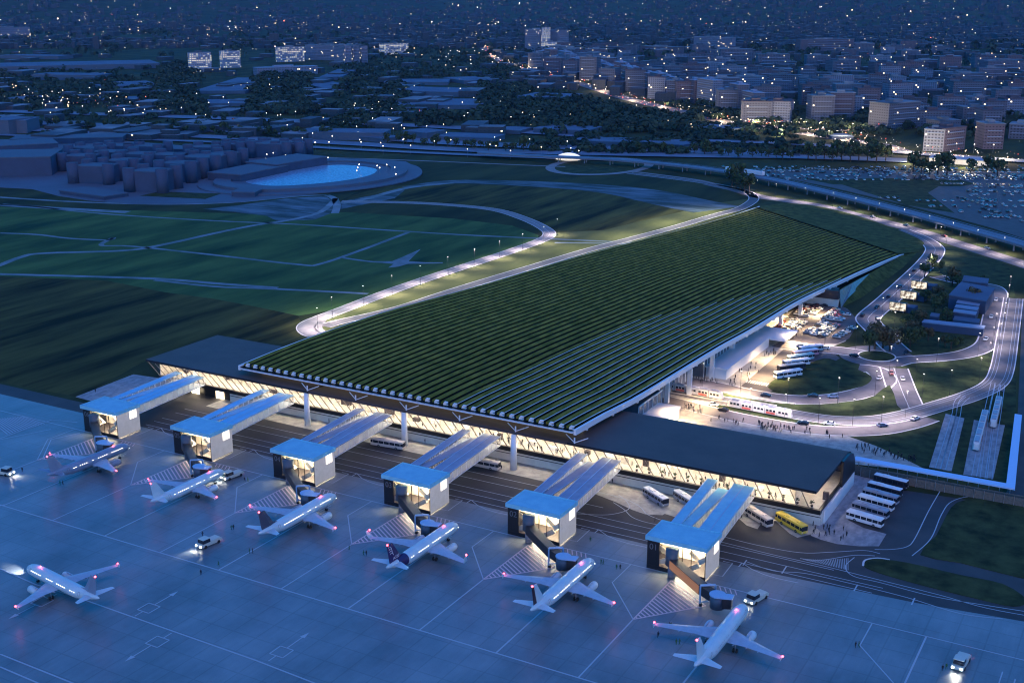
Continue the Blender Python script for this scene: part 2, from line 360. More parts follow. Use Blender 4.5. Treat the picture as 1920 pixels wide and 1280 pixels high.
# curves of the lane lines at the east end, measured from the photograph
for a in ([(1160,928),(1175,940),(1178,955),(1140,965),(1080,963)],[(1120,922),(1170,935),(1200,950),(1215,965),(1260,980),(1360,995)],
          [(1150,942),(1170,955),(1190,972),(1240,985),(1350,1000)],
          [(1352,1005),(1420,1022),(1500,1036),(1560,1035),(1620,1032),(1650,1038)],[(1352,1016),(1450,1040),(1540,1060),(1640,1085),(1760,1115),(1850,1140),(1960,1160)],
          [(1500,1047),(1540,1050),(1600,1041),(1640,1042)],[(1602,1045),(1585,1062),(1600,1080),(1650,1092),(1750,1118),(1850,1135),(1960,1152)],
          [(1400,1053),(1450,1070),(1510,1075),(1600,1095),(1700,1120),(1800,1150),(1880,1160)],[(1763,920),(1740,960),(1715,1010),(1700,1025),(1670,1030),(1640,1030)],
          [(1920,935),(1830,930),(1785,940),(1765,965),(1745,1010),(1710,1042)]):
    MB().strip(smooth(PP(a),5), 0.3, 0.13).build('lane_line', MAT['line'], kind='structure')
for i in range(26):                                        # hatched traffic island
    t = i/25; a = P(1505+t*85,1048-2*t+2*sin(t*3)); b = P(1515+t*75,1051+t*18)
    MB().strip([a,b],0.18,0.13).build('hatch_line', MAT['line'], kind='structure')
for x0,y0,x1,y1 in ((1475,1061,1466,1075),(1608,1096,1601,1108),(1715,1121,1709,1134),(1400,1050,1393,1060)):
    MB().strip([P(x0,y0),P(x1,y1)],0.4,0.14).build('lane_line', MAT['line'], kind='structure')
# apron position marks with arrows (squares)
def square_mark(pix, dirn):
    c = P(*pix); s = 2.1; mb = MB()
    for a,b in (((-s,-s),(s,-s)),((s,-s),(s,s)),((s,s),(-s,s)),((-s,s),(-s,-s))):
        mb.strip([Vector((c.x+a[0],c.y+a[1],0)),Vector((c.x+b[0],c.y+b[1],0))],0.34,0.14)
    y0, y1 = (s, 10) if dirn > 0 else (-s,-10)
    mb.strip([Vector((c.x,c.y+y0,0)),Vector((c.x,c.y+y1,0))],0.34,0.14)
    mb.strip([Vector((c.x,c.y-y0,0)),Vector((c.x,c.y-y0*2.4,0))],0.34,0.14)
    mb.flat([(c.x-.8,c.y+y1-dirn*1.8),(c.x+.8,c.y+y1-dirn*1.8),(c.x,c.y+y1+dirn*1)],0.145)
    mb.build('stand_line', MAT['line'], kind='structure')
for p, d_ in (((79,1128),-1),((279,1140),1),((295,1203),-1),((528,1222),1)): square_mark(p,d_)
for a in ([(0,1066),(65,1095),(140,1118),(250,1157),(480,1238),(640,1300)],[(0,1226),(140,1282)],[(0,1250),(75,1282)],[(10,946),(0,948)]):
    MB().strip(PP(a),0.45,0.135).build('stand_line', MAT['line'], kind='structure')
# far west apron markings
for a in ([(0,822),(97,787),(145,792)],[(-10,826),(95,805)],[(80,860),(96,824),(150,812)]):
    MB().strip(PP(a),0.35,0.135).build('stand_line', MAT['line'], kind='structure')
mb = MB()
for i in range(14):
    t=i/13; mb.strip([P(42+t*(-62)+0,781+t*6),P(84-t*70,795+t*19)],0.4,0.135)
mb.build('hatch_line', MAT['line'], kind='structure')
# paved yards
area('pavement', [(142,744),(250,702),(318,712),(330,732),(240,764),(190,757)], 0.13, 'paving', th=0.1)
# pavement in front of the gates building, with its curved ends
mat('pave_warm', (0.30,0.28,0.25), 0.7, (0.48,0.45,0.38), 0.35, (1,1,1), detail=3)
MB().flat([(-335,349),(-335,341),(-262,339.8),(-180,339),(-160,338),(-150,335),(-143,332),(-138,331),(-133,333),(-131,345),(-131,352),(-335,352)],0.12).build('pavement', MAT['pave_warm'], kind='structure')
area('pavement', [(1242,962),(1250,945),(1300,935),(1345,958),(1330,975),(1275,972)],0.135,'pave_warm')
area('pavement', [(1370,955),(1385,972),(1400,985),(1420,992),(1425,985),(1450,985),(1452,975),(1480,1000),(1495,1008),(1520,1002),(1540,1000),(1500,950),(1400,930)],0.13,'pave_warm')
area('pavement', [(1520,1004),(1540,1012),(1570,1020),(1610,1024),(1648,1024),(1662,1001),(1620,990),(1590,975),(1600,955),(1640,915),(1640,895),(1600,890),(1545,975),(1525,990)],0.12,'paving')
# ---------------------------------------------------------------- landside: lawns, roads, plazas
area('lawn', [(1415,385),(1500,378),(1640,410),(1740,440),(1765,470),(1740,500),(1600,610),(1630,645),(1560,672),(1450,705),(1200,745),(1250,800),(1600,860),(1905,915),(1905,560),(1885,470),(1750,430),(1500,365)],0.05,'lawn')
# broad paved ground under the great roof and in front of it
area('plaza', [(1075,815),(1200,745),(1320,660),(1420,615),(1500,575),(1575,573),(1590,580),(1605,600),(1600,620),(1585,640),(1560,650),(1500,655),(1440,722),(1385,730),(1320,742),(1340,770),(1480,800),(1590,818),(1640,835),(1700,862),(1745,885),(1600,870),(1400,850)],0.09,'cream_plaza' if False else 'pave_warm')
mat('tarmac', (0.06,0.052,0.055), 0.75, (0.085,0.075,0.078), 0.15)
area('car_park', [(1500,570),(1575,573),(1592,582),(1606,598),(1604,615),(1592,635),(1570,645),(1520,645),(1470,636),(1440,622),(1470,600)],0.14,'tarmac')
area('bus_station', [(1468,656),(1500,652),(1560,660),(1575,672),(1530,700),(1470,720),(1440,738),(1385,728)],0.14,'tarmac')
mb = MB()
for i in range(11):
    a = P(1402+i*4.3,718-0.0+i*0.7); b = P(1397+i*4.3,722.5+i*0.7); mb.strip([P(1403.5+i*4.2,712.5+i*0.75),P(1398.5+i*4.2,717.5+i*0.75)],0.55,0.20)
mb.build('crossing_stripes', MAT['kerb'], kind='structure')
# roads
RB = P(1644,668); 
R1 = road([(1330,345),(1380,356),(1425,369),(1480,377),(1540,387),(1600,402),(1660,417),(1720,433),(1780,452),(1850,474),(1920,496),(2000,523)], 15, 0.0, lines=(0,))
R2 = road([(1690,431),(1728,447),(1750,462),(1752,474),(1735,496),(1700,530),(1660,567),(1633,590),(1628,602),(1645,620),(1668,645),(1685,660)], 12, 0.7, z=0.12, lines=(0,))
R3 = road([(1672,682),(1700,675),(1760,671),(1810,664),(1842,652),(1855,636),(1860,605),(1868,570),(1871,550),(1860,538),(1830,533),(1790,527),(1755,518)], 10, 0.7, z=0.11)
R4 = road([(1676,690),(1690,730),(1708,772)], 12, 0.6, z=0.11, lines=(0,))
R5 = road([(1610,690),(1640,694),(1655,706),(1652,718),(1628,733),(1580,745),(1520,750),(1460,747),(1400,737),(1330,722),(1240,705)], 11, 0.7, z=0.12)
R6 = road([(1455,645),(1500,652),(1560,656),(1605,662),(1640,668)], 12, 0.7, z=0.11)
R7 = road([(1215,742),(1300,763),(1380,782),(1480,800),(1560,808),(1640,807),(1700,796),(1740,783)], 10, 0.6, z=0.125)
R8 = road([(1480,651),(1500,640),(1575,628)],7,0.0,z=0.13) if False else None
mb = MB(); mb.flat([(RB.x+17*cos(i*pi/20), RB.y+17*sin(i*pi/20)) for i in range(40)], 0.155); mb.build('road', MAT['road'], kind='structure')
mb = MB(); mb.strip([Vector((RB.x+33*cos(i*pi/20), RB.y+33*sin(i*pi/20),0)) for i in range(3,41)],0.1,0.01); 
mb = MB(); mb.prism([(RB.x+8.6*cos(i*pi/18), RB.y+9*sin(i*pi/18)) for i in range(36)], 0.1, 0.32); mb.build('kerb', MAT['kerb'], kind='structure')
mb = MB(); mb.flat([(RB.x+7.9*cos(i*pi/18), RB.y+8.3*sin(i*pi/18)) for i in range(36)], 0.34); mb.build('lawn', MAT['lawn'], kind='structure')
# loop lawn by the bus station
area('lawn', [(1500,690),(1545,672),(1575,680),(1610,694),(1630,703),(1634,712),(1618,724),(1570,736),(1520,741),(1470,737),(1440,727),(1455,710)],0.2,'lawn',3,th=0.15)
area('lawn', [(1478,759),(1540,758),(1600,752),(1640,742),(1668,722),(1682,760),(1690,772),(1640,778),(1580,778),(1520,768)],0.2,'lawn',2)
area('lawn', [(1500,797),(1560,806),(1620,806),(1650,800),(1600,800),(1560,796)],0.2,'lawn',2) if False else None
# tram line: double track on a ballast-coloured bed
mat('trackbed', (0.09,0.085,0.095), 0.8, (0.13,0.125,0.135), 0.2)
mat('rail', (0.34,0.37,0.44), 0.45, metal=0.3)
TRAM = smooth(PP([(1200,717),(1260,733),(1330,748),(1420,764),(1500,780),(1570,789),(1640,789),(1700,779),(1760,762),(1820,743),(1862,722),(1878,695),(1888,640),(1900,560)]),7)
MB().strip(TRAM,9.5,0.24).build('tram_track', MAT['trackbed'], kind='structure')
for o in (-3.4,-1.9,1.9,3.4): MB().strip(TRAM,0.2,0.31,off=o).build('rail', MAT['rail'], kind='structure')
for o in (-4.9,4.9): MB().strip(TRAM,0.5,0.34,off=o).build('kerb', MAT['kerb'], kind='structure')
area('tram_track', [(1862,722),(1880,735),(1900,700),(1912,560),(1886,560)],0.22,'trackbed')
def bed(pix, rails):
    pts = PP(pix); MB().prism(pts,0.05,0.28,bottom=False).build('pavement', MAT['paving'], kind='structure')
    for r in rails:
        q = smooth(PP(r),4)
        for o in (-0.8,0.8): MB().strip(q,0.25,0.33,off=o).build('rail', MAT['rail'], kind='structure')
bed([(1773,776),(1808,785),(1784,884),(1742,876)], [[(1805,742),(1793,755),(1787,785),(1758,879)],[(1815,745),(1800,760),(1795,785),(1768,881)]])
bed([(1826,788),(1884,798),(1862,898),(1806,890)], [[(1862,718),(1850,770),(1840,820),(1826,894)],[(1870,722),(1858,780),(1853,820),(1842,897)],[(1880,722),(1872,780),(1865,820),(1855,899)]])
# people's plaza wedge east of the gates building
area('plaza', [(1560,813),(1630,832),(1690,860),(1740,884),(1745,892),(1600,868),(1420,842)],0.15,'plaza_grey') if False else None
# airside-landside edge road on the far right
area('road', [(1918,560),(2100,560),(2100,1000),(1890,935),(1905,840)],0.13,'asphalt')
# lawns east of the bus yard
area('lawn', [(1920,935),(1840,934),(1795,942),(1775,965),(1755,1005),(1725,1040),(1800,1055),(1920,1085),(2050,1110),(2050,960)],0.2,'lawn',2,th=0.15)
area('lawn', [(1618,1060),(1625,1050),(1645,1048),(1700,1055),(1800,1078),(1880,1095),(1925,1125),(1900,1137),(1830,1122),(1740,1100),(1650,1075)],0.2,'lawn',3,th=0.15)
MB().strip(smooth(PP([(1618,1062),(1622,1051),(1645,1047),(1668,1050)]),4),0.6,0.3).build('kerb', MAT['kerb'], kind='structure')
# ================================================================ the terminal under its planted roof
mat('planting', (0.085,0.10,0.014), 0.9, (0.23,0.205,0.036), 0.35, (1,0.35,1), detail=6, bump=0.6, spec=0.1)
mat('bank_grass', (0.03,0.045,0.012), 0.95, (0.09,0.11,0.03), 0.2, spec=.1)
mat('roof_gutter', (0.008,0.010,0.004), 0.9, spec=.1)
mat('beam_white', (0.72,0.74,0.76), 0.5)
mat('soffit', (0.32,0.26,0.22), 0.7)
mat('warm_panel', (0.8,0.75,0.65), 0.5, emit=(1.0,0.80,0.52), es=1.3)
mat('cool_panel', (0.8,0.8,0.8), 0.5, emit=(1.0,0.86,0.68), es=0.9)
glass('pane', (0.25,0.27,0.3), 0.14)
mat('hall_wall', (0.75,0.70,0.60), 0.7, (0.52,0.46,0.38), 0.35, (1,1,2.5), detail=5)
mat('hall_floor', (0.52,0.48,0.42), 0.45, (0.42,0.37,0.31), 0.6)
mat('glass_grey', (0.16,0.17,0.19), 0.25, (0.11,0.12,0.14), 0.8, (1,1,0.1))
LE = [((450,688),17),((540,651),17.5),((620,622),17.4),((730,585),16.6),((900,538),13.4),((1060,490),10.0),((1195,454),7.2),((1300,427),4.8),((1370,407),2.8),((1425,388),0.6)]
RE = [((1075,815),16.6),((1135,781),16.0),((1200,747),14.9),((1340,661),12.9),((1408,623),11.5),((1492,572),9.4),((1563,537),7.0),((1620,510),4.6),((1660,491),2.6),((1692,477),0.8)]
def curve(E):
    pts = [P(*a, z) for a, z in E]; pts = smooth(pts, 6); d = [0]
    for a, b in zip(pts, pts[1:]): d.append(d[-1] + (b-a).length)
    return pts, d
LC, RC = curve(LE), curve(RE)
for _k, _p in enumerate(RC[0]): _p.z += 1.35*min(1, (1-_k/(len(RC[0])-1))*4)
def on(C, t):
    pts, d = C; s = t*d[-1]
    for k in range(len(d)-1):
        if d[k+1] >= s: u = (s-d[k])/(d[k+1]-d[k]+1e-9); return pts[k].lerp(pts[k+1], u)
    return pts[-1].copy()
terminal = thing('passenger_terminal', 'long terminal under a sloping green ribbed planted roof, white fascia and columns', 'terminal', (-240,345,0))
def sub(o, par=None):
    """keep world coordinates of a part under the terminal"""
    return o
inv = Vector((240,-345,0))
class TB(MB):
    off = (240,-345,0)
    def build(s, *a, **k):
        s.v = [(v[0]+s.off[0], v[1]+s.off[1], v[2]+s.off[2]) for v in s.v]; return MB.build(s, *a, **k)
def roofpt(u, t): return on(LC, t).lerp(on(RC, t), u)
NR, NS = 38, 30
deck = TB(); g = []
for k in range(NS+1):
    g.append([roofpt(j/NR, k/NS) for j in range(NR+1)])
vs = [p for r in g for p in r]; W_ = NR+1
deck.add(vs, [(k*W_+j, k*W_+j+1, (k+1)*W_+j+1, (k+1)*W_+j) for k in range(NS) for j in range(NR)], 0)
vs2 = [p-Vector((0,0,0.8)) for p in vs]
deck.add(vs2, [(k*W_+j, (k+1)*W_+j, (k+1)*W_+j+1, k*W_+j+1) for k in range(NS) for j in range(NR)], 1)
green = deck.build('green_roof', [MAT['roof_gutter'], MAT['soffit']], terminal)
class GB(TB): pass
for j in range(NR):
    rib = GB(); rings = []
    for k in range(NS+1):
        t = 0.004 + 0.985*k/NS; a = roofpt((j+0.0)/NR, t); b = roofpt((j+1)/NR, t); hgt = 1.05*min(1, (1-t)*9+0.25)
        d = b-a; q = lambda s, z: a + d*s + Vector((0,0,z*hgt))
        rings.append([q(0.05,0.0), q(0.62,0.0), q(0.56,0.50), q(0.36,0.82), q(0.15,0.98), q(0.06,0.7)])
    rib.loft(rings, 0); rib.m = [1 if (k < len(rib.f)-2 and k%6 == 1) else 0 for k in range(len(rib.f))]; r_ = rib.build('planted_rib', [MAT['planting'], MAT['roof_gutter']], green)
    tr = GB(); rr = []; last = (int(NS*min(.8,.3+.035*(j-24))) if j > 24 else 3)
    for k in range(last+1):
        t = 0.004 + 0.985*k/NS; a = roofpt(j/NR, t); b = roofpt((j+1)/NR, t); d = b-a; hgt = 1.05*min(1,(1-t)*9+0.25)
        q = lambda s, z: a + d*s + Vector((0,0,z*hgt)); w = 0.004+0.045*max(0,(j-24)/13)
        rr.append([q(0.57,0.50-w*2.2), q(0.62,0.50-w*2.2), q(0.62,0.58), q(0.57,0.58)])
    if j > 24: tr.loft(rr, 0)
    a = roofpt(j/NR, 0.004); b = roofpt((j+1)/NR, 0.004); d = b-a
    # stepped white bracket closing the end of the rib
    for s0, s1, z0, z1 in ((0.55,0.86,0.75,1.35),(0.45,0.68,0.25,0.95),(0.40,0.86,-1.0,0.3)):
        p0 = a+d*s0; p1 = a+d*s1; tr.box(p0.x, p0.y-0.7, p0.z+z0, p1.x, p0.y-0.05, p0.z+z1)
    tr.build('rib_trim', [MAT['beam_white']], green)
# fascia beams along the front and the two sides
fb = TB()
for C, sx in ((RC, 1), (LC, -1)):
    pts = [on(C, t/40) for t in range(41)]
    rg = [[p+Vector((sx*0.05,0,-1.35*min(1,(1-k/40)*6+.2))), p+Vector((sx*1.0,0,-1.35*min(1,(1-k/40)*6+.2))), p+Vector((sx*1.0,0,0.55)), p+Vector((sx*0.05,0,0.55))] for k, p in enumerate(pts)]
    fb.loft(rg, 0)
a, b = on(LC,0), on(RC,0); fb.bar(a+Vector((0,-0.3,-0.5)), b+Vector((0,-0.3,-0.5)), 0.6, 0.4)
fb.build('fascia', [MAT['beam_white']], terminal)
# rafters under the east edge
for k in range(17):
    t = 0.02+0.045*k; p = on(RC, t); q = roofpt(0.86, t)
    TB().bar(p+Vector((0.8,0,-1.6)), q+Vector((0,0,-1.6)), 0.7, 1.0).build('rafter', [MAT['beam_white']], terminal)
# front columns with their forked arms
for px, py in ((577,797),(759,835),(963,880)):
    c = P(px, py); cb = TB(); cb.cyl(c.x, c.y, 0, 13.0, 1.25, 0.95, 14); col_ = cb.build('column', [MAT['beam_white']], terminal, True)
for i in range(6):
    x = -284.6 + i*22.9; f = TB()
    f.cyl(x, 343.9, 13.9, 16.0, 0.28, 0.28, 8); 
    for s in (-1,1): f.bar((x,344.0,14.2), (x+s*4.2,345.8,16.0), 0.22, 0.25)
    f.build('forked_strut', [MAT['beam_white']], terminal)
# east columns
for k, (px, py) in enumerate(((1292,741),(1334,710),(1372,672),(1417,637),(1463,614),(1500,592),(1250,755))):
    c = P(px, py); zt = 14.2-max(0,(c.y-400))*0.033
    cb = TB(); cb.box(c.x-0.9, c.y-0.7, 0.1, c.x+0.9, c.y+0.7, zt-1); cb.build('column', [MAT['beam_white']], terminal)
# halls below the roof: stepped glass fronts facing east
def hall(x, y0, y1, z1, m='glass_grey', lit=True):
    b = TB(); b.box(x-60, y0, 0.1, x, y1, z1, 0)
    h = b.build('hall', [MAT[m]], terminal); n = int((y1-y0)/4)
    mu = TB()
    for i in range(n+1): y = y0+(y1-y0)*i/n; mu.box(x, y-0.12, 0.2, x+0.25, y+0.12, z1-0.1)
    mu.box(x, y0, z1-0.05, x+0.4, y1, z1+0.5); mu.build('mullion', [MAT['beam_white']], h)
hall(-173.5, 476, 560, 8.4)
hall(-178, 392, 470, 10.6)
hall(-172, 402, 425, 9.0)
# white low block with flat roof beside the bus station
wb = TB(); p = [P(1360,712),P(1437,648)]
wb.box(-173, 477.5, 0.1, -163.7, 536, 4.4, 0)
wb.box(-173.3, 477.2, 4.45, -163.2, 536.5, 5.0, 1)
wb.build('low_block', [MAT['white'], MAT['white']], terminal)
wb = TB(); wb.box(-173, 536.5, 3.4, -156, 556, 4.3, 0); wb.build('canopy', [MAT['white']], terminal)
wb = TB(); wb.box(-178, 398, 0.1, -163.0, 422, 4.4, 0); wb.box(-178.4, 397.6, 4.45, -162.6, 422.4, 4.9, 0); wb.build('low_block', [MAT['white']], terminal)
wb = TB()
for i in range(3): wb.box(-200, 449+i*5.5, 0.12+i*0.0, -140+i*6, 449.5+i*5.5, 0.5)
wb.build('platform_kerb', [MAT['cream_wall']], terminal)
# north end wall of the car park and the stepped dark wall over it
nb = TB(); nb.box(-186, 627, 0.1, -155.2, 630, 4.2, 0); nb.box(-168,626.6,4.2,-155.2,630,7.0,1); nb.box(-163,626.8,7.0,-155.4,630,8.8,1); nb.box(-159.5,626.8,9.8,-155.6,630,9.9,1)
nb.build('end_wall', [MAT['cream_wall'], MAT['dark_wall']], terminal)
# grassed embankment closing the roof to the north and east
em = TB()
top = [P(1576,541,7.0),P(1600,528,6.1),P(1640,507,4.6),P(1680,485,2.2),P(1695,474,0.9)]
bot = [P(1577,577,0.06),P(1615,558,0.06),P(1655,530,0.06),P(1695,500,0.06),P(1722,470,0.06)]
em.add(top+bot, [(i+5,i+6,i+1,i) for i in range(4)])
em.build('embankment', [MAT['bank_grass']], terminal)
em = TB(); w1=[P(1574,545,7.6),P(1600,530,6.6),P(1640,508,4.4)]; w2=[P(1578,578,0.1),P(1590,560,2.6),P(1640,512,3.9)]
em.add([v+Vector((-0.3,0,0)) for v in w1+w2],[(3,4,1,0),(4,5,2,1)])
em.build('side_wall', [MAT['glass_grey']], terminal)
fe = TB(); N_=20; far_ = smooth(PP([(1395,398),(1420,388),(1470,381),(1520,384),(1580,396),(1640,414),(1700,436),(1735,455),(1722,472)],0.06),4)
cr = [roofpt(min(1,max(0,(k-3)/(len(far_)-4))), 0.985)+Vector((0,0,1.0)) for k in range(len(far_))]
n_ = len(far_); fe.add(cr+far_, [(k+1,k,n_+k,n_+k+1) for k in range(n_-1)])
fe.build('embankment', [MAT['bank_grass']], terminal)
# ================================================================ the gates building (pier) with its lit glass front
pier = thing('gates_building', 'low gates building with dark flat roof and warmly lit slanted glass front', 'terminal', (-228,365,0))
class QB(TB): off = (228,-365,0)
X0, X1, YF, YB, ZR = -369.6, -87.2, 343.5, 386.5, 14.0
# roof: a shell that turns down in a round corner at the east end
rf = QB(); prof = [(X0,ZR),(X1-1.5,ZR)]
def rprism(x0, x1, y0, y1, z0, z1, m=0): rf.box(x0,y0,z0,x1,y1,z1,m)
rf.box(-283.9, YF, 13.1, -173, YF+6.0, ZR, 2, 2)
rf.box(X0, YF, 13.1, -284, YB, ZR, 1, 0); rf.box(-172.9, YF, 13.1, X1, YB-6, ZR, 1, 0); rf.box(-284,YF+6.05,12.9,-173,YB,ZR-0.3,1,0)
rf.build('roof', [MAT['roof_dark'], MAT['black'], MAT['roof_brown']], pier)
# rounded back edge running down to the ground on the landside
sh = QB(); rings = []
for x in (-172.9, X1):
    ring = []
    for i in range(9):
        a = pi/2*i/8; ring.append((x, YB-6+8.5*sin(a), ZR-7+7*cos(a)))
    ring += [(x, YB+2.5, 0.1), (x, YB+1.6, 0.1)]
    for i in range(8,-1,-1):
        a = pi/2*i/8; ring.append((x, YB-6.02+7.6*sin(a), ZR-7.9+7*cos(a)))
    rings.append(ring)
sh.loft(rings, 0); sh.build('back_shell', [MAT['roof_dark']], pier)
# dark curved fin at the east end
fin = QB(); pl = [(372.5,13.9),(380.5,13.9),(385,12.6),(388,9.5),(389.2,6),(389.0,4.6),(372.5,4.9)]
fin.loft([[(X1+0.06,y,z) for y,z in pl],[(X1+0.9,y,z) for y,z in pl]],0); fin.build('end_fin', [MAT['black']], pier)
cl_ = QB(); cl_.box(-318,356,13.75,-173,356.4,16.4); cl_.build('clerestory',[MAT['clere'] if 'clere' in MAT else mat('clere',(.8,.75,.65),.6,(.35,.3,.22),.5,emit=(1,.82,.56),es=.22)],pier)
# floors
fl = QB(); fl.box(X0+1, 350.0, 4.9, X1-0.6, 384, 5.5, 0, 1); fl.box(X0+0.5, 349.0, 4.0, X1+0.3, 350.0, 5.55, 0)
fl.box(X1-0.55,350.0,4.0,X1+0.3,373,5.55,0); fl.build('floor_slab', [MAT['black'], MAT['hall_floor']], pier)
ft = QB(); ft.box(-330, 350.8, 0.1, -86.6, 384, 4.6, 0); ft.box(-330, 349.8, 0.1, -86.9, 350.75, 3.7, 0); 
ft.build('ground_storey', [MAT['cream_wall']], pier)
gv = QB(); gv.box(-86.55,352,0.2,-86.1,388,4.75,0); gv.build('end_wall', [MAT['white']], pier)
st = QB(); st.box(-330, 349.7, 2.75, -86.85, 349.79, 3.0, 0); st.build('dark_band', [MAT['dark_wall']], pier)
dk = QB(); dk.box(-366, 352, 0.1, -330.05, 384, 4.6, 0); dk.box(-345,351,0.1,-290,352,4.6,0); dk.build('dark_bay', [MAT['black']], pier)
for x in (-352,-338.5,-304,-291): q = QB(); q.box(x, 350.7, 0.2, x+4.2, 350.95, 3.6, 0); q.build('lit_door', [MAT['warm_panel']], pier)
bw = QB(); bw.box(X0+1, 362, 5.5, X1-8, 362.5, 13.0, 0); bw.build('inner_wall', [MAT['hall_wall']], pier)
for i in range(40):                                         # kiosks and partitions seen through the glass
    x = X0+8+i*7.0+random.uniform(-1.5,1.5); q = QB(); h = random.uniform(1.0,2.8); y = random.uniform(353.5,359)
    q.box(x, y, 5.52, x+random.uniform(1.2,4), y+random.uniform(0.6,2), 5.52+h, 0); q.build('kiosk', [MAT[random.choice(['hall_wall','white','dark_wall','cream_wall'])]], pier)
# ceiling light strips: real lamps of the hall
q = QB(); q.box(X1-5,352,12.75,X1-4.5,371,12.9); q.build('ceiling_light',[mat('end_lamp',(.9,.85,.75),.5,emit=(1,.82,.58),es=9)],pier)
for i in range(27):
    x = X0+6+i*10.0; q = QB(); q.box(x, 350.5, 12.78, x+7.4, 351.1, 12.9, 0); q.box(x, 356, 12.78, x+7.4, 356.6, 12.9, 0); q.build('ceiling_light', [MAT['hall_lamp'] if 'hall_lamp' in MAT else mat('hall_lamp',(0.9,0.85,0.75),0.5,emit=(1,0.85,0.64),es=14)], pier)
# slanted glazing: mullions and panes
YG = 349.4
gl = QB(); gl.add([(X0+0.6,YG,5.6),(X1-0.2,YG,5.6),(X1-0.2,YF+0.9,13.05),(X0+0.6,YF+0.9,13.05)],[(0,1,2,3)]); gl.build('glazing', [MAT['pane']], pier)
gl = QB(); gl.add([(X1-0.2,YG,5.6),(X1-0.2,372.4,5.6),(X1-0.2,372.4,13.05),(X1-0.2,YF+0.9,13.05)],[(0,1,2,3)]); gl.build('glazing', [MAT['pane']], pier)
for i in range(76):
    x = X0+1.5+i*3.75
    if x > X1-0.6: break
    QB().bar((x,YG-0.1,5.55),(x-(1.6 if i%1==0 else 0),YF+1.0,13.1),0.11,0.3).build('mullion', [MAT['mull'] if 'mull' in MAT else mat('mull',(0.16,0.14,0.12),0.5)], pier)
# west end of the building: same slanted glazing, wall below
q = QB(); q.box(X0+1, 350, 5.5, X0+1.3, 384, 13, 0); q.build('west_wall', [MAT['hall_wall']], pier)
# east end: bright inner wall under the roof edge
q = QB(); q.box(X1-8.2, 350, 5.5, X1-8, 384, 13, 0); q.build('inner_wall', [MAT['hall_wall']], pier)
# ---------------------------------------------------------------- covered walkway with its fence, east of the pier
wk = thing('covered_walkway', 'pale blue roofed walkway running from the gates building to the tram depot', 'walkway', (-64,400,0))
class WB(TB): off = (64,-400,0)
mat('walk_roof', (0.42,0.60,0.85), 0.5)
mat('fence_mesh', (0.16,0.14,0.12), 0.6, (0.10,0.09,0.08), 1.5)
q = WB(); q.prism([(-89.5,399.5),(-36.8,399.5),(-44.8,478),(-47.4,478),(-40.0,403.2),(-89.5,403.2)],4.2,4.7); q.build('roof',[MAT['walk_roof']],wk)
for k in range(16): q = WB(); x=-88+k*3.3; q.box(x,401.2,0.1,x+0.25,401.5,4.2); q.build('post',[MAT['steel']],wk)
for k in range(14): q = WB(); t=k/13; x=-39-t*7; y=406+t*70; q.box(x,y,0.1,x+0.25,y+.25,4.2); q.build('post',[MAT['steel']],wk)
q = WB(); q.box(-89.5,398.3,0.1,-30,398.5,3.2); q.build('screen',[MAT['fence_mesh']],wk)
fn = thing('security_fence','brown mesh security fence below the pale blue walkway roof','fence',(-60,397,0))
class FB(TB): off=(60,-397,0)
q = FB(); q.box(-86,396.6,0.1,-5,396.68,3.0); q.build('mesh_panel',[MAT['fence_mesh']],fn)
for k in range(27): q = FB(); x=-86+k*3.1; q.box(x,396.4,0.1,x+0.12,396.55,3.3); q.build('post',[MAT['steel']],fn)
# ---------------------------------------------------------------- light under the great roof: the car park and forecourt lamps
for i,(x,y,z,pw) in enumerate(((-160,414,9,1.0),(-160,440,9,1),(-152,462,8,1),(-150,488,9,1),(-152,515,9,1),(-152,545,8,1.2),(-166,575,8,1.2),(-160,605,7,1.2),(-178,590,7,0.8),(-185,560,8,0.8),(-150,575,9,.8),(-190,440,9,.8))):
    light('SPOT','forecourt_light',(x,y,z),8500*pw,(1.0,0.70,0.37),size=0.8,spot=150,blend=0.9)
for i in range(9):
    light('SPOT','pier_ground_light',(-318+i*26+8,349.3,4.4),1200,(1.0,0.76,0.46),size=0.4,spot=150,blend=0.8,rot=(radians(-20),0,0))
# ================================================================ boarding pavilions with their twin ramps and jet bridges
mat('pillar_grey', (0.22,0.23,0.26), 0.6)
mat('frosted', (0.36,0.35,0.35), 0.35, (0.30,0.29,0.29), 0.4, emit=(1,.92,.84), es=.045)
mat('tank_blue', (0.07,0.09,0.115), 0.45)
mat('tunnel', (0.030,0.024,0.024), 0.5)
mat('tunnel_side', (0.25,0.11,0.05), 0.5, emit=(1,.42,.18), es=.05)  # orange light on the tunnel side, put in as colour and faint emission
mat('pale_blue', (0.30,0.45,0.62), 0.4)
mat('ramp_roof', (0.24,0.27,0.36), 0.6, (0.29,0.32,0.42), 0.3)
mat('ramp_blue', (0.16,0.48,0.72), 0.6, (0.18,0.52,0.78), 0.3)
mat('stair', (0.70,0.63,0.50), 0.6)
mat('lamp_warm', (0.9,0.85,0.75), 0.5, emit=(1,0.80,0.55), es=14)
mat('bright_pane', (0.8,0.78,0.72), 0.5, emit=(1,0.85,0.66), es=0.45)
def text(body, size, m, parent, loc, rot, name='number', depth=0.02):
    c = bpy.data.curves.new(name, 'FONT'); c.body = body; c.size = size; c.extrude = depth; c.align_x = 'CENTER'; c.align_y = 'CENTER'
    t = bpy.data.objects.new('tmp', c); COL.objects.link(t); dg = bpy.context.evaluated_depsgraph_get()
    me = bpy.data.meshes.new_from_object(t.evaluated_get(dg)); bpy.data.objects.remove(t); me.materials.clear(); me.materials.append(MAT[m])
    o = link(name, me, parent); o.location = loc; o.rotation_euler = rot; return o
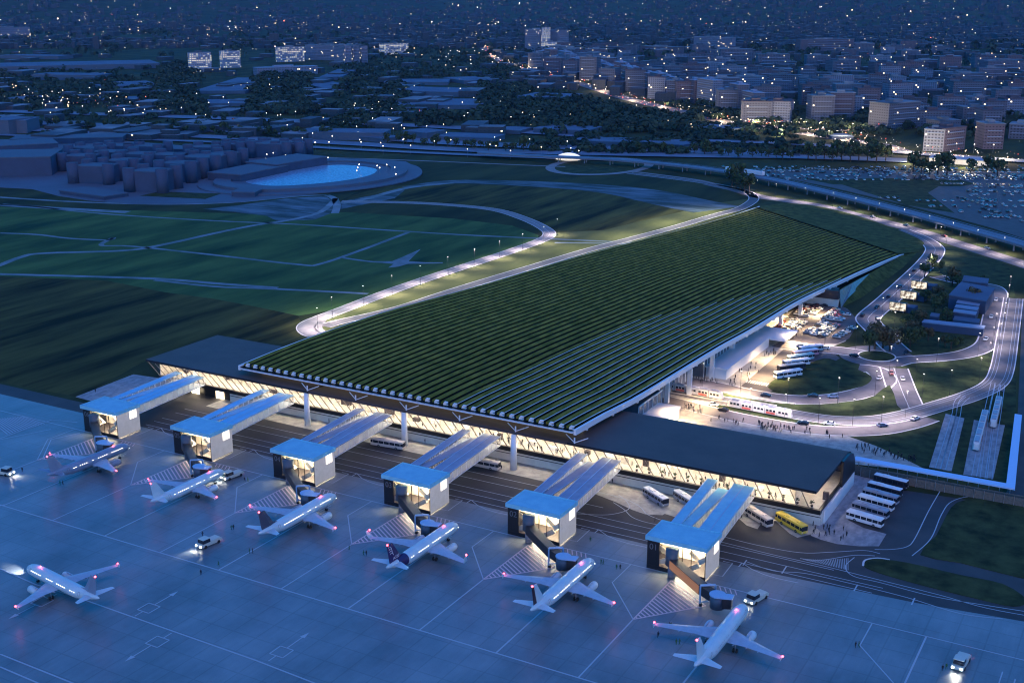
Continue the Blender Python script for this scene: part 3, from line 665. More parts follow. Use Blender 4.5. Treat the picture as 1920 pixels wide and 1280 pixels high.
def ramp(par, x0a, x1a, x0b, x1b, za, zb, ridge, roofm='ramp_roof'):
    ya, yb = 5.9, 43.6; hh = 3.3
    A = [(x0a,ya),(x1a,ya)]; B = [(x0b,yb),(x1b,yb)]
    q = MB(); q.loft([[(x0a-.15,ya,za-.25),(x1a+.15,ya,za-.25),(x1a+.15,ya,za),(x0a-.15,ya,za)],[(x0b-.15,yb,zb-.25),(x1b+.15,yb,zb-.25),(x1b+.15,yb,zb),(x0b-.15,yb,zb)]],0)
    if ridge:
        q.bar(((x0a+x1a)/2,ya,za+.06),((x0b+x1b)/2,yb,zb+.06),0.25,0.12,1)
    for s in (0,1): q.bar((A[s][0],ya,za+.06),(B[s][0],yb,zb+.06),0.22,0.14,1)
    r = q.build('ramp_roof', [MAT[roofm], MAT['pale_blue']], par)
    q = MB(); q.loft([[(x0a,ya,za-hh-.3),(x1a,ya,za-hh-.3),(x1a,ya,za-hh),(x0a,ya,za-hh)],[(x0b,yb,zb-hh-.3),(x1b,yb,zb-hh-.3),(x1b,yb,zb-hh),(x0b,yb,zb-hh)]],0)
    q.build('ramp_floor', [MAT['beam_white']], par)
    for xa, xb in ((x0a,x0b),(x1a,x1b)):
        q = MB(); q.add([(xa,ya,za-hh),(xb,yb,zb-hh),(xb,yb,zb-.3),(xa,ya,za-.3)],[(0,1,2,3)]); g_ = q.build('side_glass',[MAT['ramp_glass'] if 'ramp_glass' in MAT else glass('ramp_glass',(0.5,0.44,0.38),0.35)],par)
        q = MB(); n = 12
        for i in range(n+1):
            t = i/n; x = xa+(xb-xa)*t; y = ya+(yb-ya)*t; z = za+(zb-za)*t; q.bar((x,y,z-hh),(x,y,z-.25),0.14,0.14)
        q.build('post_row',[MAT['beam_white']],g_)
    q = MB(); xm, xn = (x0a+x1a)/2, (x0b+x1b)/2; q.bar((xm,ya+1,za-.4),(xn,yb-1,zb-.4),0.5,0.1); q.build('ceiling_light',[MAT['ramp_lamp'] if 'ramp_lamp' in MAT else mat('ramp_lamp',(.9,.85,.75),.5,emit=(1,.82,.6),es=1.0)],par)
def pavilion(n, warm_side):
    xd = -113.85-46.45*n
    names = ['rightmost and nearest the yellow bus','second from the right','third from the right','fourth from the right','second from the left','leftmost']
    t = thing('boarding_pavilion', 'boarding pavilion numbered 0%d with bright blue roof and twin glazed ramps' % (n+1), 'boarding gate', (xd,302,0), 0, 'boarding pavilions along the apron')
    q = MB(); q.box(-9.3,-6.2,9.35,9.4,6.1,10.3,0); q.box(-9.3,-6.2,10.3,9.4,-5.9,10.65,0); q.box(-9.3,5.8,10.3,9.4,6.1,10.65,0); q.box(-9.3,-5.9,10.3,-9.0,5.8,10.65,0); q.box(9.1,-5.9,10.3,9.4,5.8,10.65,0)
    q.build('roof', [MAT['blue_roof']], t)
    q = MB(); q.box(-9,-5.2,0.1,-5.2,-5.0,9.3,0); q.box(-9,-5,0.1,-8.8,5.6,9.3,0); q.box(-9,-5.25,0.1,9,-5.0,1.3,0); bp_ = q.build('black_panel', [MAT['black']], t)
    text('0%d' % (n+1), 2.6, 'number_grey' if 'number_grey' in MAT else mat('number_grey',(0.16,0.165,0.18),0.5) and 'number_grey', bp_, (-7.05,-5.27,7.0), (pi/2,0,0))
    q = MB(); q.box(8.9,-5.2,0.4,9.1,5.7,9.3,0); q.box(9.1,0.9,6.0,9.16,4.3,9.1,1); q.build('frosted_wall', [MAT['frosted'],MAT['bright_pane']], t)
    q = MB(); q.box(-8.8,5.5,0.1,8.9,5.7,9.3,0); q.box(-8.8,-0.2,5.9,8.8,5.5,6.15,1); q.box(-8.8,-5,0.1,8.8,5.5,0.2,2); q.build('rear_wall', [MAT['stair'],MAT['stair'],MAT['tunnel']], t)
    q = MB(); q.add([(-5.2,-5.05,1.3),(8.9,-5.05,1.3),(8.9,-5.05,9.3),(-5.2,-5.05,9.3)],[(0,1,2,3)]); fg = q.build('front_glass', [MAT['pane']], t)
    q = MB()
    for x in (-5.2,1.9,4.6,8.8): q.box(x-.1,-5.3,1.0,x+.1,-5.1,9.3)
    q.build('mullion', [MAT['black']], fg)
    for x0, z0, x1, z1, y in ((-7.8,0.6,-2.2,3.2,-3.4),(-2.2,3.2,-7.6,6.0,-1.6),(2.4,0.7,6.4,3.3,-3.2),(6.4,3.3,3.0,6.0,-1.4),(6.6,4.4,8.8,6.2,-3.6)):
        q = MB(); q.bar((x0,y,z0),(x1,y,z1),1.5,0.35); q.bar((x0,y-.8,z0+.6),(x1,y-.8,z1+.6),0.08,1.5); q.build('stair_flight', [MAT['stair']], t)
    for lb in ((-5,-1,9.1,8,3,9.25),(-4.5,0.2,5.7,8.3,3.5,5.8)):
        q = MB(); q.box(*lb); q.build('ceiling_light', [MAT['lamp_pav'] if 'lamp_pav' in MAT else mat('lamp_pav',(.9,.85,.75),.5,emit=(1,.80,.55),es=9)], t)
    # ramps to the gates building
    rm = ['blue_roof','ramp_roof','ramp_roof','ramp_roof','ramp_blue','ramp_blue'][n]
    ramp(t, -6.6,-3.7,-9.0,-5.8,10.0,10.4,False, rm)
    ramp(t, -4.0,-0.9,-5.3,-1.6,9.6,7.8,False, rm)
    ramp(t, 2.2,8.6,-0.1,6.6,10.0,10.4,True, rm)
    # jet bridge: rotunda, tunnel, cab
    j = thing('jet_bridge', 'dark jet bridge reaching down from pavilion 0%d to the aircraft door' % (n+1), 'jet bridge', (xd,295,0), 0, 'jet bridges')
    q = MB(); q.cyl(-0.3,-0.6,4.2,8.9,1.9,1.9,20,0); q.cyl(-0.3,-0.6,0.1,4.2,1.1,1.1,16,1); q.build('rotunda', [MAT['tank_blue'],MAT['pillar_grey']], j, True)
    a = Vector((0.6,-1.6,5.1)); b = Vector((13.0,-11.0,4.6))
    q = MB(); q.bar(a,b,2.7,2.9,0); q.build('tunnel', [MAT['tunnel']], j)
    d = (b-a).normalized(); s = Vector((d.y,-d.x,0)).normalized()
    q = MB(); q.bar(a-Vector((s.x,s.y,0))*-1.38,b-Vector((s.x,s.y,0))*-1.38,0.06,2.5,0); q.build('tunnel_side', [MAT[warm_side]], j)
    q = MB(); q.box(12.6,-12.6,0.1,13.0,-12.2,6.2); q.box(16.0,-10.2,0.1,16.4,-9.8,6.2); q.bar((12.8,-12.4,6.3),(16.2,-10.0,6.3),0.7,0.3); q.bar((12.8,-12.4,1.4),(16.2,-10,1.4),.3,.3); q.build('lift_frame', [MAT['pale_blue']], j)
    q = MB(); q.cyl(12.9,-12.2,0,0.9,0.5,0.5,10); q.cyl(16.2,-10.0,0,0.9,0.5,0.5,10); q.build('wheel_bogie', [MAT['black']], j)
    q = MB(); q.cyl(18.2,-13.8,1.9,5.5,2.05,2.05,24,0); q.build('cab', [MAT['tank_blue']], j, True)
    q = MB(); q.prism([(18.2+2.25*cos(i*pi/12),-13.8+2.25*sin(i*pi/12)) for i in range(24)],5.5,5.8,0); q.prism([(19.6,-15.6),(22.6,-14.6),(22.2,-11.9),(20.2,-12.4)],5.45,5.78,0); q.build('cab_roof', [MAT['pale_blue']], j)
    q = MB(); q.prism([(20.0,-15.3),(22.2,-14.4),(21.9,-12.2),(20.2,-12.6)],2.5,5.4,0); q.bar(b,(18.0,-13.6,4.3),2.4,2.6,0); q.build('cab_hood', [MAT['tunnel']], j)
    if 0: light('SPOT','apron_light',(xd+4,293,8.5),1200,(1,.62,.5),size=.3,spot=120,blend=0.9,rot=(radians(-35),0,0))
for n in range(6): pavilion(n, 'tunnel_side' if n == 0 else 'tunnel')
# ================================================================ aircraft
mat('air_white', (0.50,0.66,0.70), 0.35, (0.44,0.60,0.65), 0.3, obj=True, detail=3)
mat('air_wing', (0.38,0.47,0.55), 0.4, (0.30,0.39,0.47), 0.5, obj=True)
mat('air_grey', (0.20,0.27,0.36), 0.35, (0.17,0.23,0.31), 0.4, obj=True)
mat('air_dark', (0.06,0.07,0.10), 0.35)
mat('air_violet', (0.025,0.015,0.09), 0.4)
mat('air_maroon', (0.035,0.012,0.018), 0.4)
mat('cabin_lit', (0.9,0.9,0.85), 0.5, emit=(1,0.93,0.8), es=.65, sample=False)
mat('window_dark', (0.02,0.025,0.035), 0.2)
mat('beacon', (0.9,0.1,0.1), 0.5, emit=(1,0.05,0.07), es=3.2, sample=False)
mat('tyre', (0.015,0.015,0.015), 0.8)
def aircraft(label, nose, rz, body='air_white', fin='air_white', tail='air_white', S=1.0, winglet=False, winlit='cabin_lit', livery=0, fincap=None):
    t = thing('airliner', label, 'airplane', (nose[0],nose[1],0), rz, 'airliners on the apron'); t.scale = (S,S,S)
    # nose at the origin pointing +y
    st = [(0,0.12,3.3),(-.35,.6,3.32),(-1.1,1.1,3.42),(-2.3,1.58,3.6),(-4,1.87,3.78),(-6,1.98,3.88),(-10,2.0,3.9),(-24,2.0,3.9),(-27,1.93,3.98),(-30,1.62,4.25),(-33,1.15,4.65),(-36,.58,5.05),(-37.4,.22,5.25)]
    q = MB(); q.tube([(0,y,z) for y,r,z in st],[(r,r) for y,r,z in st],24,0)
    f = q.build('fuselage', [MAT[body]], t, True)
    for i_, (y0,y1) in enumerate(((-5.0,-11.6),(-12.2,-17.8),(-18.6,-28.5))):
        for sx in (1,-1):
            w = MB(); n = int((y0-y1)/0.95)
            for i in range(n):
                if random.random() < .12: continue
                y = y0-i*.95; r = 2.0 if y > -26 else 1.95
                a0, a1 = radians(18), radians(24)
                p = [(sx*(r+.02)*cos(a),yy,3.92+(r+.02)*sin(a)) for a,yy in ((a0,y),(a0,y-.5),(a1,y-.5),(a1,y))]
                w.add(p,[(0,1,2,3)])
            w.build('window_row', [MAT[winlit]], f)
    w = MB()
    for sx in (1,-1):
        w.add([(sx*.15,-1.25,4.42),(sx*1.0,-1.75,4.35),(sx*1.1,-2.35,4.83),(sx*.15,-2.15,5.03)],[(0,1,2,3)])
    w.build('cockpit_glass', [MAT['window_dark']], f)
    for sx in (1,-1):
        for y in (-4.1,-29.2):
            r = 1.93 if y > -10 else 1.80; w = MB()
            for da in ((8,36),): 
                for yy0,yy1,e0,e1 in ((y,y-.08,0,38),(y-.85,y-.93,0,38),(y,y-.93,36,38)):
                    zc = 3.8 if y > -10 else 4.15
                    w.add([(sx*(r+.03)*cos(radians(a)),yv,zc+(r+.03)*sin(radians(a))) for a,yv in ((e0,yy0),(e0,yy1),(e1,yy1),(e1,yy0))],[(0,1,2,3)])
            w.build('door', [MAT['air_dark']], f)
    for sx in (1,-1):
        # wing
        root, kink, tip = (1.2,-12.2,-19.6,3.0), (6.4,-15.6,-20.1,3.45), (16.6,-21.2,-22.9,4.35)
        q = MB(); rg = []
        for x,yl,yt,z in (root,kink,tip):
            c = yl-yt; th = 0.055*c
            rg.append([(sx*x,yl,z),(sx*x,yl-.3*c,z+th),(sx*x,yl-.7*c,z+th*.6),(sx*x,yt,z+.02),(sx*x,yl-.6*c,z-th*.6),(sx*x,yl-.15*c,z-th*.6)])
        q.loft(rg if sx > 0 else [list(reversed(r)) for r in rg],0)
        wg = q.build('wing', [MAT['air_wing']], t)
        if winglet:
            q = MB(); q.loft([[(sx*16.6,-21.2,4.3),(sx*16.6,-22.9,4.3),(sx*16.75,-22.9,4.4),(sx*16.75,-21.2,4.4)],[(sx*17.3,-22.4,6.6),(sx*17.3,-23.5,6.6),(sx*17.4,-23.5,6.6),(sx*17.4,-22.4,6.6)]],0); q.build('winglet',[MAT['air_white']],wg)
        else:
            q = MB(); q.loft([[(sx*16.6,-21.4,3.9),(sx*16.6,-23.2,3.9),(sx*16.75,-23.2,4.9),(sx*16.75,-22.0,4.9)],[(sx*16.7,-21.4,3.9),(sx*16.7,-23.2,3.9),(sx*16.85,-23.2,4.9),(sx*16.85,-22.0,4.9)]],0); q.build('wing_fence',[MAT[body]],wg)
        for xf in (3.6,7.2,10.4):
            z = 2.9+xf*.085; yt = -19.9-max(0,(xf-6.4))*.27
            q = MB(); q.tube([(sx*xf,yt+2.2,z-.3),(sx*xf,yt+.6,z-.35),(sx*xf,yt-.7,z-.05)],[.12,.22,.06],8); q.build('flap_fairing',[MAT['air_wing']],wg)
        # engine
        q = MB(); ex = 5.7; prof = [(-10.4,.98),(-10.9,1.12),(-12,1.15),(-13.6,.95),(-14.2,.78),(-14.2,.55),(-15.2,.25)]
        q.tube([(sx*ex,y,2.0) for y,r in prof],[r for y,r in prof],18,0); en = q.build('engine', [MAT[body]], t, True)
        q = MB(); q.tube([(sx*ex,-10.36,2.0),(sx*ex,-10.5,2.0)],[.86,.86],18,0); q.build('fan',[MAT['window_dark']],en)
        q = MB(); q.loft([[(sx*ex-.14,-11.3,2.9),(sx*ex+.14,-11.3,2.9),(sx*ex+.14,-16.5,3.3),(sx*ex-.14,-16.5,3.3)],[(sx*ex-.14,-12,3.35),(sx*ex+.14,-12,3.35),(sx*ex+.14,-17,3.5),(sx*ex-.14,-17,3.5)]],0); q.build('pylon',[MAT['air_wing']],en)
        # tailplane
        q = MB(); q.loft([[(sx*.5,-31.6,5.0),(sx*.5,-33,5.15),(sx*.5,-35.2,5.0),(sx*.5,-33,4.9)],[(sx*6.1,-34.9,5.6),(sx*6.1,-35.3,5.68),(sx*6.1,-36.3,5.6),(sx*6.1,-35.3,5.54)]],0); q.build('tailplane',[MAT[tail]],t)
        # main gear
        q = MB(); q.tube([(sx*3.7,-18.2,3.0),(sx*3.7,-18.2,.6)],[.18,.14],8); gr = q.build('main_gear',[MAT['steel']],t)
        for dx in (-.45,.45):
            q = MB(); q.tube([(sx*3.7+dx-.18,-18.2,.58),(sx*3.7+dx+.18,-18.2,.58)],[.58,.58],14); q.build('wheel',[MAT['tyre']],gr)
    q = MB(); q.tube([(0,-5.0,3.0),(0,-5.0,.5)],[.12,.1],8); gr = q.build('nose_gear',[MAT['steel']],t)
    for dx in (-.25,.25):
        q = MB(); q.tube([(dx-.11,-5.0,.4),(dx+.11,-5.0,.4)],[.4,.4],12); q.build('wheel',[MAT['tyre']],gr)
    # fin
    q = MB(); fp = [(-28.3,5.6,.10),(-30.4,6.3,.3),(-35.6,5.6,.1)]
    def fr(yl,yt,z,w): c = yl-yt; return [(0,yl,z),(w,yl-.35*c,z),(0,yt,z),(-w,yl-.35*c,z)]
    q.loft([fr(-28.0,-28.6,5.5,.03) if False else fr(-29.6,-35.6,5.2,.28),fr(-30.6,-35.9,6.4,.25),fr(-34.3,-36.9,11.6,.12)],0)
    q.loft([[(0,-27.4,5.55),(.1,-30,5.5),(-.1,-30,5.5)],[(0,-30.0,6.3),(.08,-31,6.2),(-.08,-31,6.2)]],0)
    fn_ = q.build('fin', [MAT[fin]], t)
    q = MB(); q.loft([[(x,y,z) for x,y,z in r] for r in ([(.13,-34.2,5.9),(.02,-35.9,5.9),(-.13,-34.2,5.9)],[(.10,-35.9,11.5),(.02,-36.95,11.5),(-.10,-35.9,11.5)])],0); q.build('rudder',[MAT[fincap or fin]],fn_)
    if livery:
        q = MB(); q.tube([(0,-28.6,4.14),(0,-30,4.27),(0,-32.6,4.60)],[(1.81,1.81),(1.645,1.645),(1.24,1.24)],24,0,False); q.build('livery_band',[MAT['air_violet']],f,True)
        for i in range(4):                                  # pale arcs across the fin
            q = MB(); pts = [(0.20+.0*k,-34.9-.55*i*.0-k*.32+ .3*i, 10.4-.75*i-.10*(k-2)**2+ .25*k) for k in range(6)]
            q2 = MB()
            for a_,b_ in zip(pts,pts[1:]): q2.bar(a_,b_,0.05,0.14)
            q2.build('fin_arc',[MAT['white']],fn_)
        text('A320',1.35,'white',fn_,(0.285,-32.9,6.75),(pi/2,0,pi/2),'lettering',0.01)
    for p in ((0,-7.5,5.98),(0,-36.6,11.75),(16.9,-22.0,4.75+ (1.9 if winglet else 0)),(-16.9,-22.0,4.75+(1.9 if winglet else 0))):
        q = MB(); q.tube([(p[0],p[1]-.2,p[2]),(p[0],p[1]-.1,p[2]),(p[0],p[1]+.1,p[2]),(p[0],p[1]+.2,p[2])],[.12,.27,.27,.12],10); q.build('beacon',[MAT['beacon']],t)
        light('POINT','beacon_glow',(p[0],p[1],p[2]+0.5),18,(1,.15,.25),t,size=.2)
    q = MB(); q.tube([(1.2,-1.2,3.2),(1.25,-1.1,3.2)],[.15,.15],8); q.build('nose_lamp',[MAT['cabin_lit']],t)
    return t
XL = lambda k: -90.65-46.45*k
aircraft('plain white airliner at pavilion 01, tail and wings nearest the right corner',(XL(0)+2.4,282.5),0.0,winlit='air_wing')
aircraft('white airliner with black trailing edge on its fin, parked at pavilion 02',(XL(1)+1.6,287.0),0.0,fincap='air_maroon')
aircraft('airliner with dark violet tail lettered A320 and tall winglets at pavilion 03',(XL(2)+1.0,288.5),0.0,fin='air_violet',winglet=True,livery=1,fincap='air_violet')
aircraft('pale blue airliner with dark grey fin, parked at pavilion 04',(XL(3)+1.2,288.0),0.0,fin='air_dark',body='air_white')
aircraft('small pale airliner with white striped fin, parked at pavilion 05',(XL(4)+1.0,286.5),0.0,S=0.9,fin='air_white',body='air_white')
aircraft('blue-grey airliner with a row of lit windows at pavilion 06',(XL(5)+1.5,287.5),0.0,S=.97,body='air_grey',fin='air_grey',tail='air_grey')
na = P(52,1062,3.4); ta = P(172,1112,5.2); d_ = Vector((na.x-ta.x,na.y-ta.y,0)); 
aircraft('airliner taxiing away from the gates at the left edge of the apron',(na.x,na.y),math.atan2(-d_.x,d_.y),S=.93,fin='air_grey')
light('SPOT','taxi_light',(na.x+d_.x*.02,na.y+d_.y*.02,3.0),3500,(.95,.97,1),size=.4,spot=34,blend=.5,rot=(radians(62),0,math.atan2(-d_.x,d_.y)))
# ================================================================ ground vehicles
mat('tug_paint', (0.50,0.55,0.48), 0.5)
mat('headlamp', (1,1,1), 0.4, emit=(1,.96,.86), es=12, sample=False)
mat('taillamp', (.7,.05,.05), 0.4, emit=(1,.12,.08), es=10, sample=False)
mat('car_glass', (0.02,0.025,0.035), 0.12)
def tug(lab, px, py, rz, first=[]):
    p = P(px,py)
    if first:
        return dup(first[0],(p.x,p.y,0.14),rz,lab)
    t = thing('tow_tractor', lab, 'tow tractor', (p.x,p.y,0.14), rz, 'tow tractors on the apron'); first.append(t)
    q = MB(); q.loft([[(x,y,z) for x,z in ((-1.5,.5),(1.5,.5),(1.5,zt),(-1.5,zt))] for y,zt in ((-3.9,1.25),(-1.6,1.45),(1.0,1.5),(3.7,1.3),(3.95,.9))],0)
    q.build('body',[MAT['tug_paint']],t)
    q = MB(); q.loft([[(x,y,z) for x,z in ((-w,zb),(w,zb),(w*.9,zt),(-w*.9,zt))] for y,w,zb,zt in ((.4,1.35,1.5,2.5),(2.4,1.35,1.5,2.7),(3.1,1.3,1.5,2.3))],0); c=q.build('cab',[MAT['car_glass']],t)
    q = MB(); q.box(-1.3,.3,2.62,1.3,3.0,2.75); q.build('cab_roof',[MAT['tug_paint']],c)
    q = MB(); q.box(-1.3,-3.5,1.35,1.3,-.2,1.62); q.build('engine_cover',[MAT['tug_paint']],t)
    for x in (-1.45,1.45):
        for y in (-2.5,2.4):
            q = MB(); q.tube([(x-.2,y,.5),(x+.2,y,.5)],[.5,.5],14); q.build('wheel',[MAT['tyre']],t)
        q = MB(); q.box(x*.7-.2,3.93,.75,x*.7+.2,4.0,1.05); q.build('headlight',[MAT['headlamp']],t)
        q = MB(); q.box(x*.7-.15,-4.0,.8,x*.7+.15,-3.93,1.0); q.build('tail_light',[MAT['taillamp']],t)
    freeze(t); return t
TG = [('tow tractor with headlights on, in front of the three middle stands',392,1021,radians(172)),('tow tractor beside the nose of the airliner at pavilion 01',1418,1125,radians(165)),
      ('tow tractor in the lower right corner of the apron',1801,1246,radians(176)),('tow tractor by the nose of the airliner at pavilion 05',436,895,radians(170)),('tow tractor cut by the left edge of the photo',6,889,radians(-80))]
for l_,x,y,r in TG:
    tug(l_,x,y,r); p = P(x,y); light('SPOT','tug_beam',(p.x-sin(r)*4.2,p.y+cos(r)*4.2,1.4),420,(1,.93,.75),size=.2,spot=75,blend=.7,rot=(radians(58),0,r))
# ---- buses
mat('bus_white', (0.70,0.71,0.74), 0.35); mat('bus_yellow', (0.75,0.52,0.05), 0.4); mat('bus_black', (0.03,0.03,0.04), 0.35); mat('bus_grey', (0.30,0.30,0.36), 0.4); mat('bus_teal', (0.28,0.42,0.46), 0.4); mat('bus_pink', (0.5,0.25,0.32), 0.4); mat('bus_cream',(0.62,0.55,0.48),0.4)
BUS = {}
def bus(lab, a, b, body, side=None, roof=None, group=None, L=None):
    """a, b: ground pixels of rear and front"""
    pa, pb = P(*a), P(*b); d = pb-pa; c = (pa+pb)/2; rz = math.atan2(-d.x,d.y); L = L or max(9.5,min(13.5,d.length)); key = (body,side,roof)
    if key in BUS:
        o = dup(BUS[key],(c.x,c.y,.16),rz,lab,group); return o
    t = thing('bus', lab, 'bus', (c.x,c.y,.16), rz, group); BUS[key] = t; side = side or body; roof = roof or body; h = L/2; w = 1.27
    q = MB(); q.box(-w,-h,.4,w,h,1.45,0); q.box(-w,-h,2.45,w,h,2.9,0); q.loft([[(-w,-h,2.9),(w,-h,2.9),(w,h,2.9),(-w,h,2.9)],[(-w+.15,-h+.1,3.1),(w-.15,-h+.1,3.1),(w-.15,h-.1,3.1),(-w+.15,h-.1,3.1)]],1)
    q.box(-w+.03,-h+.03,1.45,w-.03,h-.03,2.45,2); q.build('body',[MAT[side],MAT[roof],MAT['car_glass']],t)
    q = MB(); q.box(-w+.1,h,1.2,w-.1,h+.04,2.7); q.build('windscreen',[MAT['car_glass']],t)
    q = MB(); q.box(-.7,-h*.5,3.1,.7,-h*.5+2.2,3.35); q.box(-.5,h*.45,3.1,.5,h*.45+1.2,3.28); q.build('roof_unit',[MAT[roof]],t)
    for i in range(6):
        y = -h+1.0+i*(2*h-2)/5
        q = MB(); q.box(-w-.01,y-.08,1.45,w+.01,y+.08,2.45); q.build('pillar',[MAT[side]],t)
    for x in (-w+.05,w-.05):
        for y in (-h*.5,h*.58):
            q = MB(); q.tube([(x-.16,y,.48),(x+.16,y,.48)],[.48,.48],14,0); wl_ = q.build('wheel',[MAT['tyre']],t)
            q = MB(); q.tube([(x-.18,y,.48),(x+.18,y,.48)],[.22,.22],10,0); q.build('rim',[MAT['steel']],wl_)
        q = MB(); q.box(x*.75-.18,h,.7,x*.75+.18,h+.06,.95); q.build('headlight',[MAT['headlamp_off'] if 'headlamp_off' in MAT else mat('headlamp_off',(.6,.6,.6),.3)],t)
        q = MB(); q.box(x*.8-.12,-h-.05,.8,x*.8+.12,-h,1.1); q.build('tail_light',[MAT['taillamp_off'] if 'taillamp_off' in MAT else mat('taillamp_off',(.3,.02,.02),.3)],t)
    freeze(t); return t
g1 = 'coaches parked on the paving at the end of the gates building'
bus('large white coach with dark window band, nearest of the six parked coaches',(1589,971),(1654,990),'bus_white','bus_white','bus_white',g1)
bus('grey coach, second nearest in the row of six',(1600,955),(1664,974),'bus_grey',None,None,g1)
bus('white coach with dark sides, third nearest in the row of six',(1611,942),(1673,959),'bus_white','bus_white','bus_white',g1)
bus('grey coach, fourth nearest in the row of six',(1620,930),(1682,947),'bus_grey',None,None,g1)
bus('black sided coach with grey roof, fifth in the row of six',(1628,918),(1689,934),'bus_black','bus_black','bus_white',g1)
bus('black sided coach farthest from the apron in the row of six',(1640,903),(1700,918),'bus_black','bus_black','bus_white',g1)
g2 = 'apron buses in front of the gates building'
bus('yellow apron bus parked at the foot of the gates building',(1459,975),(1508,1003),'bus_yellow',None,None,g2)
bus('grey-white apron bus just left of the yellow bus',(1395,960),(1443,990),'bus_cream',None,None,g2)
bus('white roofed apron bus with dark sides beyond the ramps of pavilion 01',(1211,928),(1248,951),'bus_black','bus_grey','bus_white',g2)
bus('white apron bus half hidden behind the ramps of pavilion 01',(1268,934),(1305,957),'bus_black','bus_grey','bus_white',g2)
bus('pale apron bus beside a white column left of the ramps of pavilion 03',(701,834),(755,843),'bus_cream',None,None,g2)
bus('pale apron bus under the ramps of pavilion 03',(884,872),(925,880),'bus_cream',None,None,g2)
g3 = 'city buses waiting side by side at the bus station'
for (a,b,c,s,r,l) in (((1451,711),(1503,703),'bus_teal','bus_white','bus_white','nearest'),((1459,698),(1507,692),'bus_black','bus_black','bus_cream','second nearest'),((1469,689),(1516,683),'bus_white',None,None,'third nearest'),
    ((1477,680),(1524,673),'bus_teal',None,None,'fourth nearest'),((1487,671),(1532,665),'bus_pink','bus_pink','bus_white','fifth nearest'),((1499,663),(1540,657),'bus_teal','bus_teal','bus_white','farthest')):
    bus('city bus at the bus station beside the oval lawn, %s of the six'%l,a,b,c,s,r,g3)
# ---- trams
mat('tram_white', (0.66,0.64,0.62), 0.4); mat('tram_red', (0.5,0.08,0.06), 0.4)
def tram(lab, a, b, n=5):
    pa, pb = P(*a), P(*b); d = pb-pa; c = (pa+pb)/2; rz = math.atan2(-d.x,d.y); L = d.length
    t = thing('tram', lab, 'tram', (c.x,c.y,.35), rz, 'trams'); s = L/n
    for i in range(n):
        y0 = -L/2+i*s+.15; y1 = y0+s-.3; q = MB(); w = 1.25
        e0 = 1.0 if i == 0 else 0; e1 = 1.0 if i == n-1 else 0
        q.loft([[(x,y,z) for x,z in ((-w,.35),(w,.35),(w,1.35),(w,2.35),(w-.15,3.1),(-w+.15,3.1),(-w,2.35),(-w,1.35))] for y in (y0+.01,y1-.01)],0)
        if e0: q.loft([[(-w*.7,y0-.9,.5),(w*.7,y0-.9,.5),(w*.6,y0-.5,2.6),(-w*.6,y0-.5,2.6)],[(-w,y0,.35),(w,y0,.35),(w-.15,y0,3.05),(-w+.15,y0,3.05)]],0)
        if e1: q.loft([[(-w,y1,.35),(w,y1,.35),(w-.15,y1,3.05),(-w+.15,y1,3.05)],[(-w*.7,y1+.9,.5),(w*.7,y1+.9,.5),(w*.6,y1+.5,2.6),(-w*.6,y1+.5,2.6)]],0)
        car = q.build('car_body',[MAT['tram_white']],t)
        q = MB(); k = 3
        for j in range(k):
            a0 = y0+.5+j*(s-.9)/k; q.box(-w-.02,a0,1.5,w+.02,a0+(s-.9)/k-.35,2.35)
        q.build('windows',[MAT['car_glass']],car)
        if i in (1,3): q = MB(); q.box(-w-.03,y0+.5,.55,w+.03,y0+s-.9,1.35); q.build('red_panel',[MAT['tram_red']],car)
        q = MB(); q.box(-.8,y0+.8,3.1,.8,y0+s-1.4,3.4); q.build('roof_unit',[MAT['bus_grey']],car)
    return t
tram('white and red tram passing the forecourt crowd',(1368,763),(1481,785))
tram('white and red tram under the edge of the great roof beside a white column',(1246,729),(1352,750))
tram('blue-white tram standing in the depot, nearer of the pair',(1829,846),(1846,783))
tram('blue-white tram leaving the depot, farther of the pair',(1861,803),(1872,757))
# ================================================================ trees
mat('leaves', (0.018,0.035,0.012), 0.9, (0.055,0.085,0.025), 0.6, obj=True, detail=3)
mat('leaves_autumn', (0.05,0.045,0.02), 0.9, (0.13,0.10,0.04), 0.6, obj=True, detail=3)
mat('leaves_far', (0.018,0.032,0.024), 0.95, (0.05,0.08,0.05), 0.03, detail=6, spec=.1)
mat('bark', (0.05,0.035,0.025), 0.9)
def crown_mesh(seed, n=420, R=4.0, zc=5.6, leaf=0.75):
    rnd = random.Random(seed); q = MB(); lobes = [(Vector((rnd.uniform(-1,1)*R*.55, rnd.uniform(-1,1)*R*.55, zc+rnd.uniform(-.45,.6)*R)), R*rnd.uniform(.35,.62)) for _ in range(9)]
    for _ in range(n):
        c, r = rnd.choice(lobes); d = Vector((rnd.gauss(0,1),rnd.gauss(0,1),rnd.gauss(0,1))).normalized(); p = c+d*r*rnd.uniform(.55,1.05)
        u = d.cross(Vector((rnd.gauss(0,1),rnd.gauss(0,1),rnd.gauss(0,1)))).normalized(); w = (d+u*rnd.uniform(-.6,.6)).cross(u).normalized(); s = leaf*rnd.uniform(.5,1.2)
        q.add([p-u*s,p+w*s*.6,p+u*s,p-w*s*.7],[(0,1,2,3)])
    return q
def trunk_mesh(seed, R=4.0):
    rnd = random.Random(seed); q = MB(); q.tube([(0,0,0),(.1,0,2),(.2,.1,4.2),(.1,.1,6.2)],[.38,.3,.2,.08],7)
    for i in range(5):
        a = i*1.3; z = 2.4+i*.5; q.tube([(.1,0,z),(cos(a)*R*.4,sin(a)*R*.4,z+1.6)],[.14,.05],5)
    return q
TREES = {}
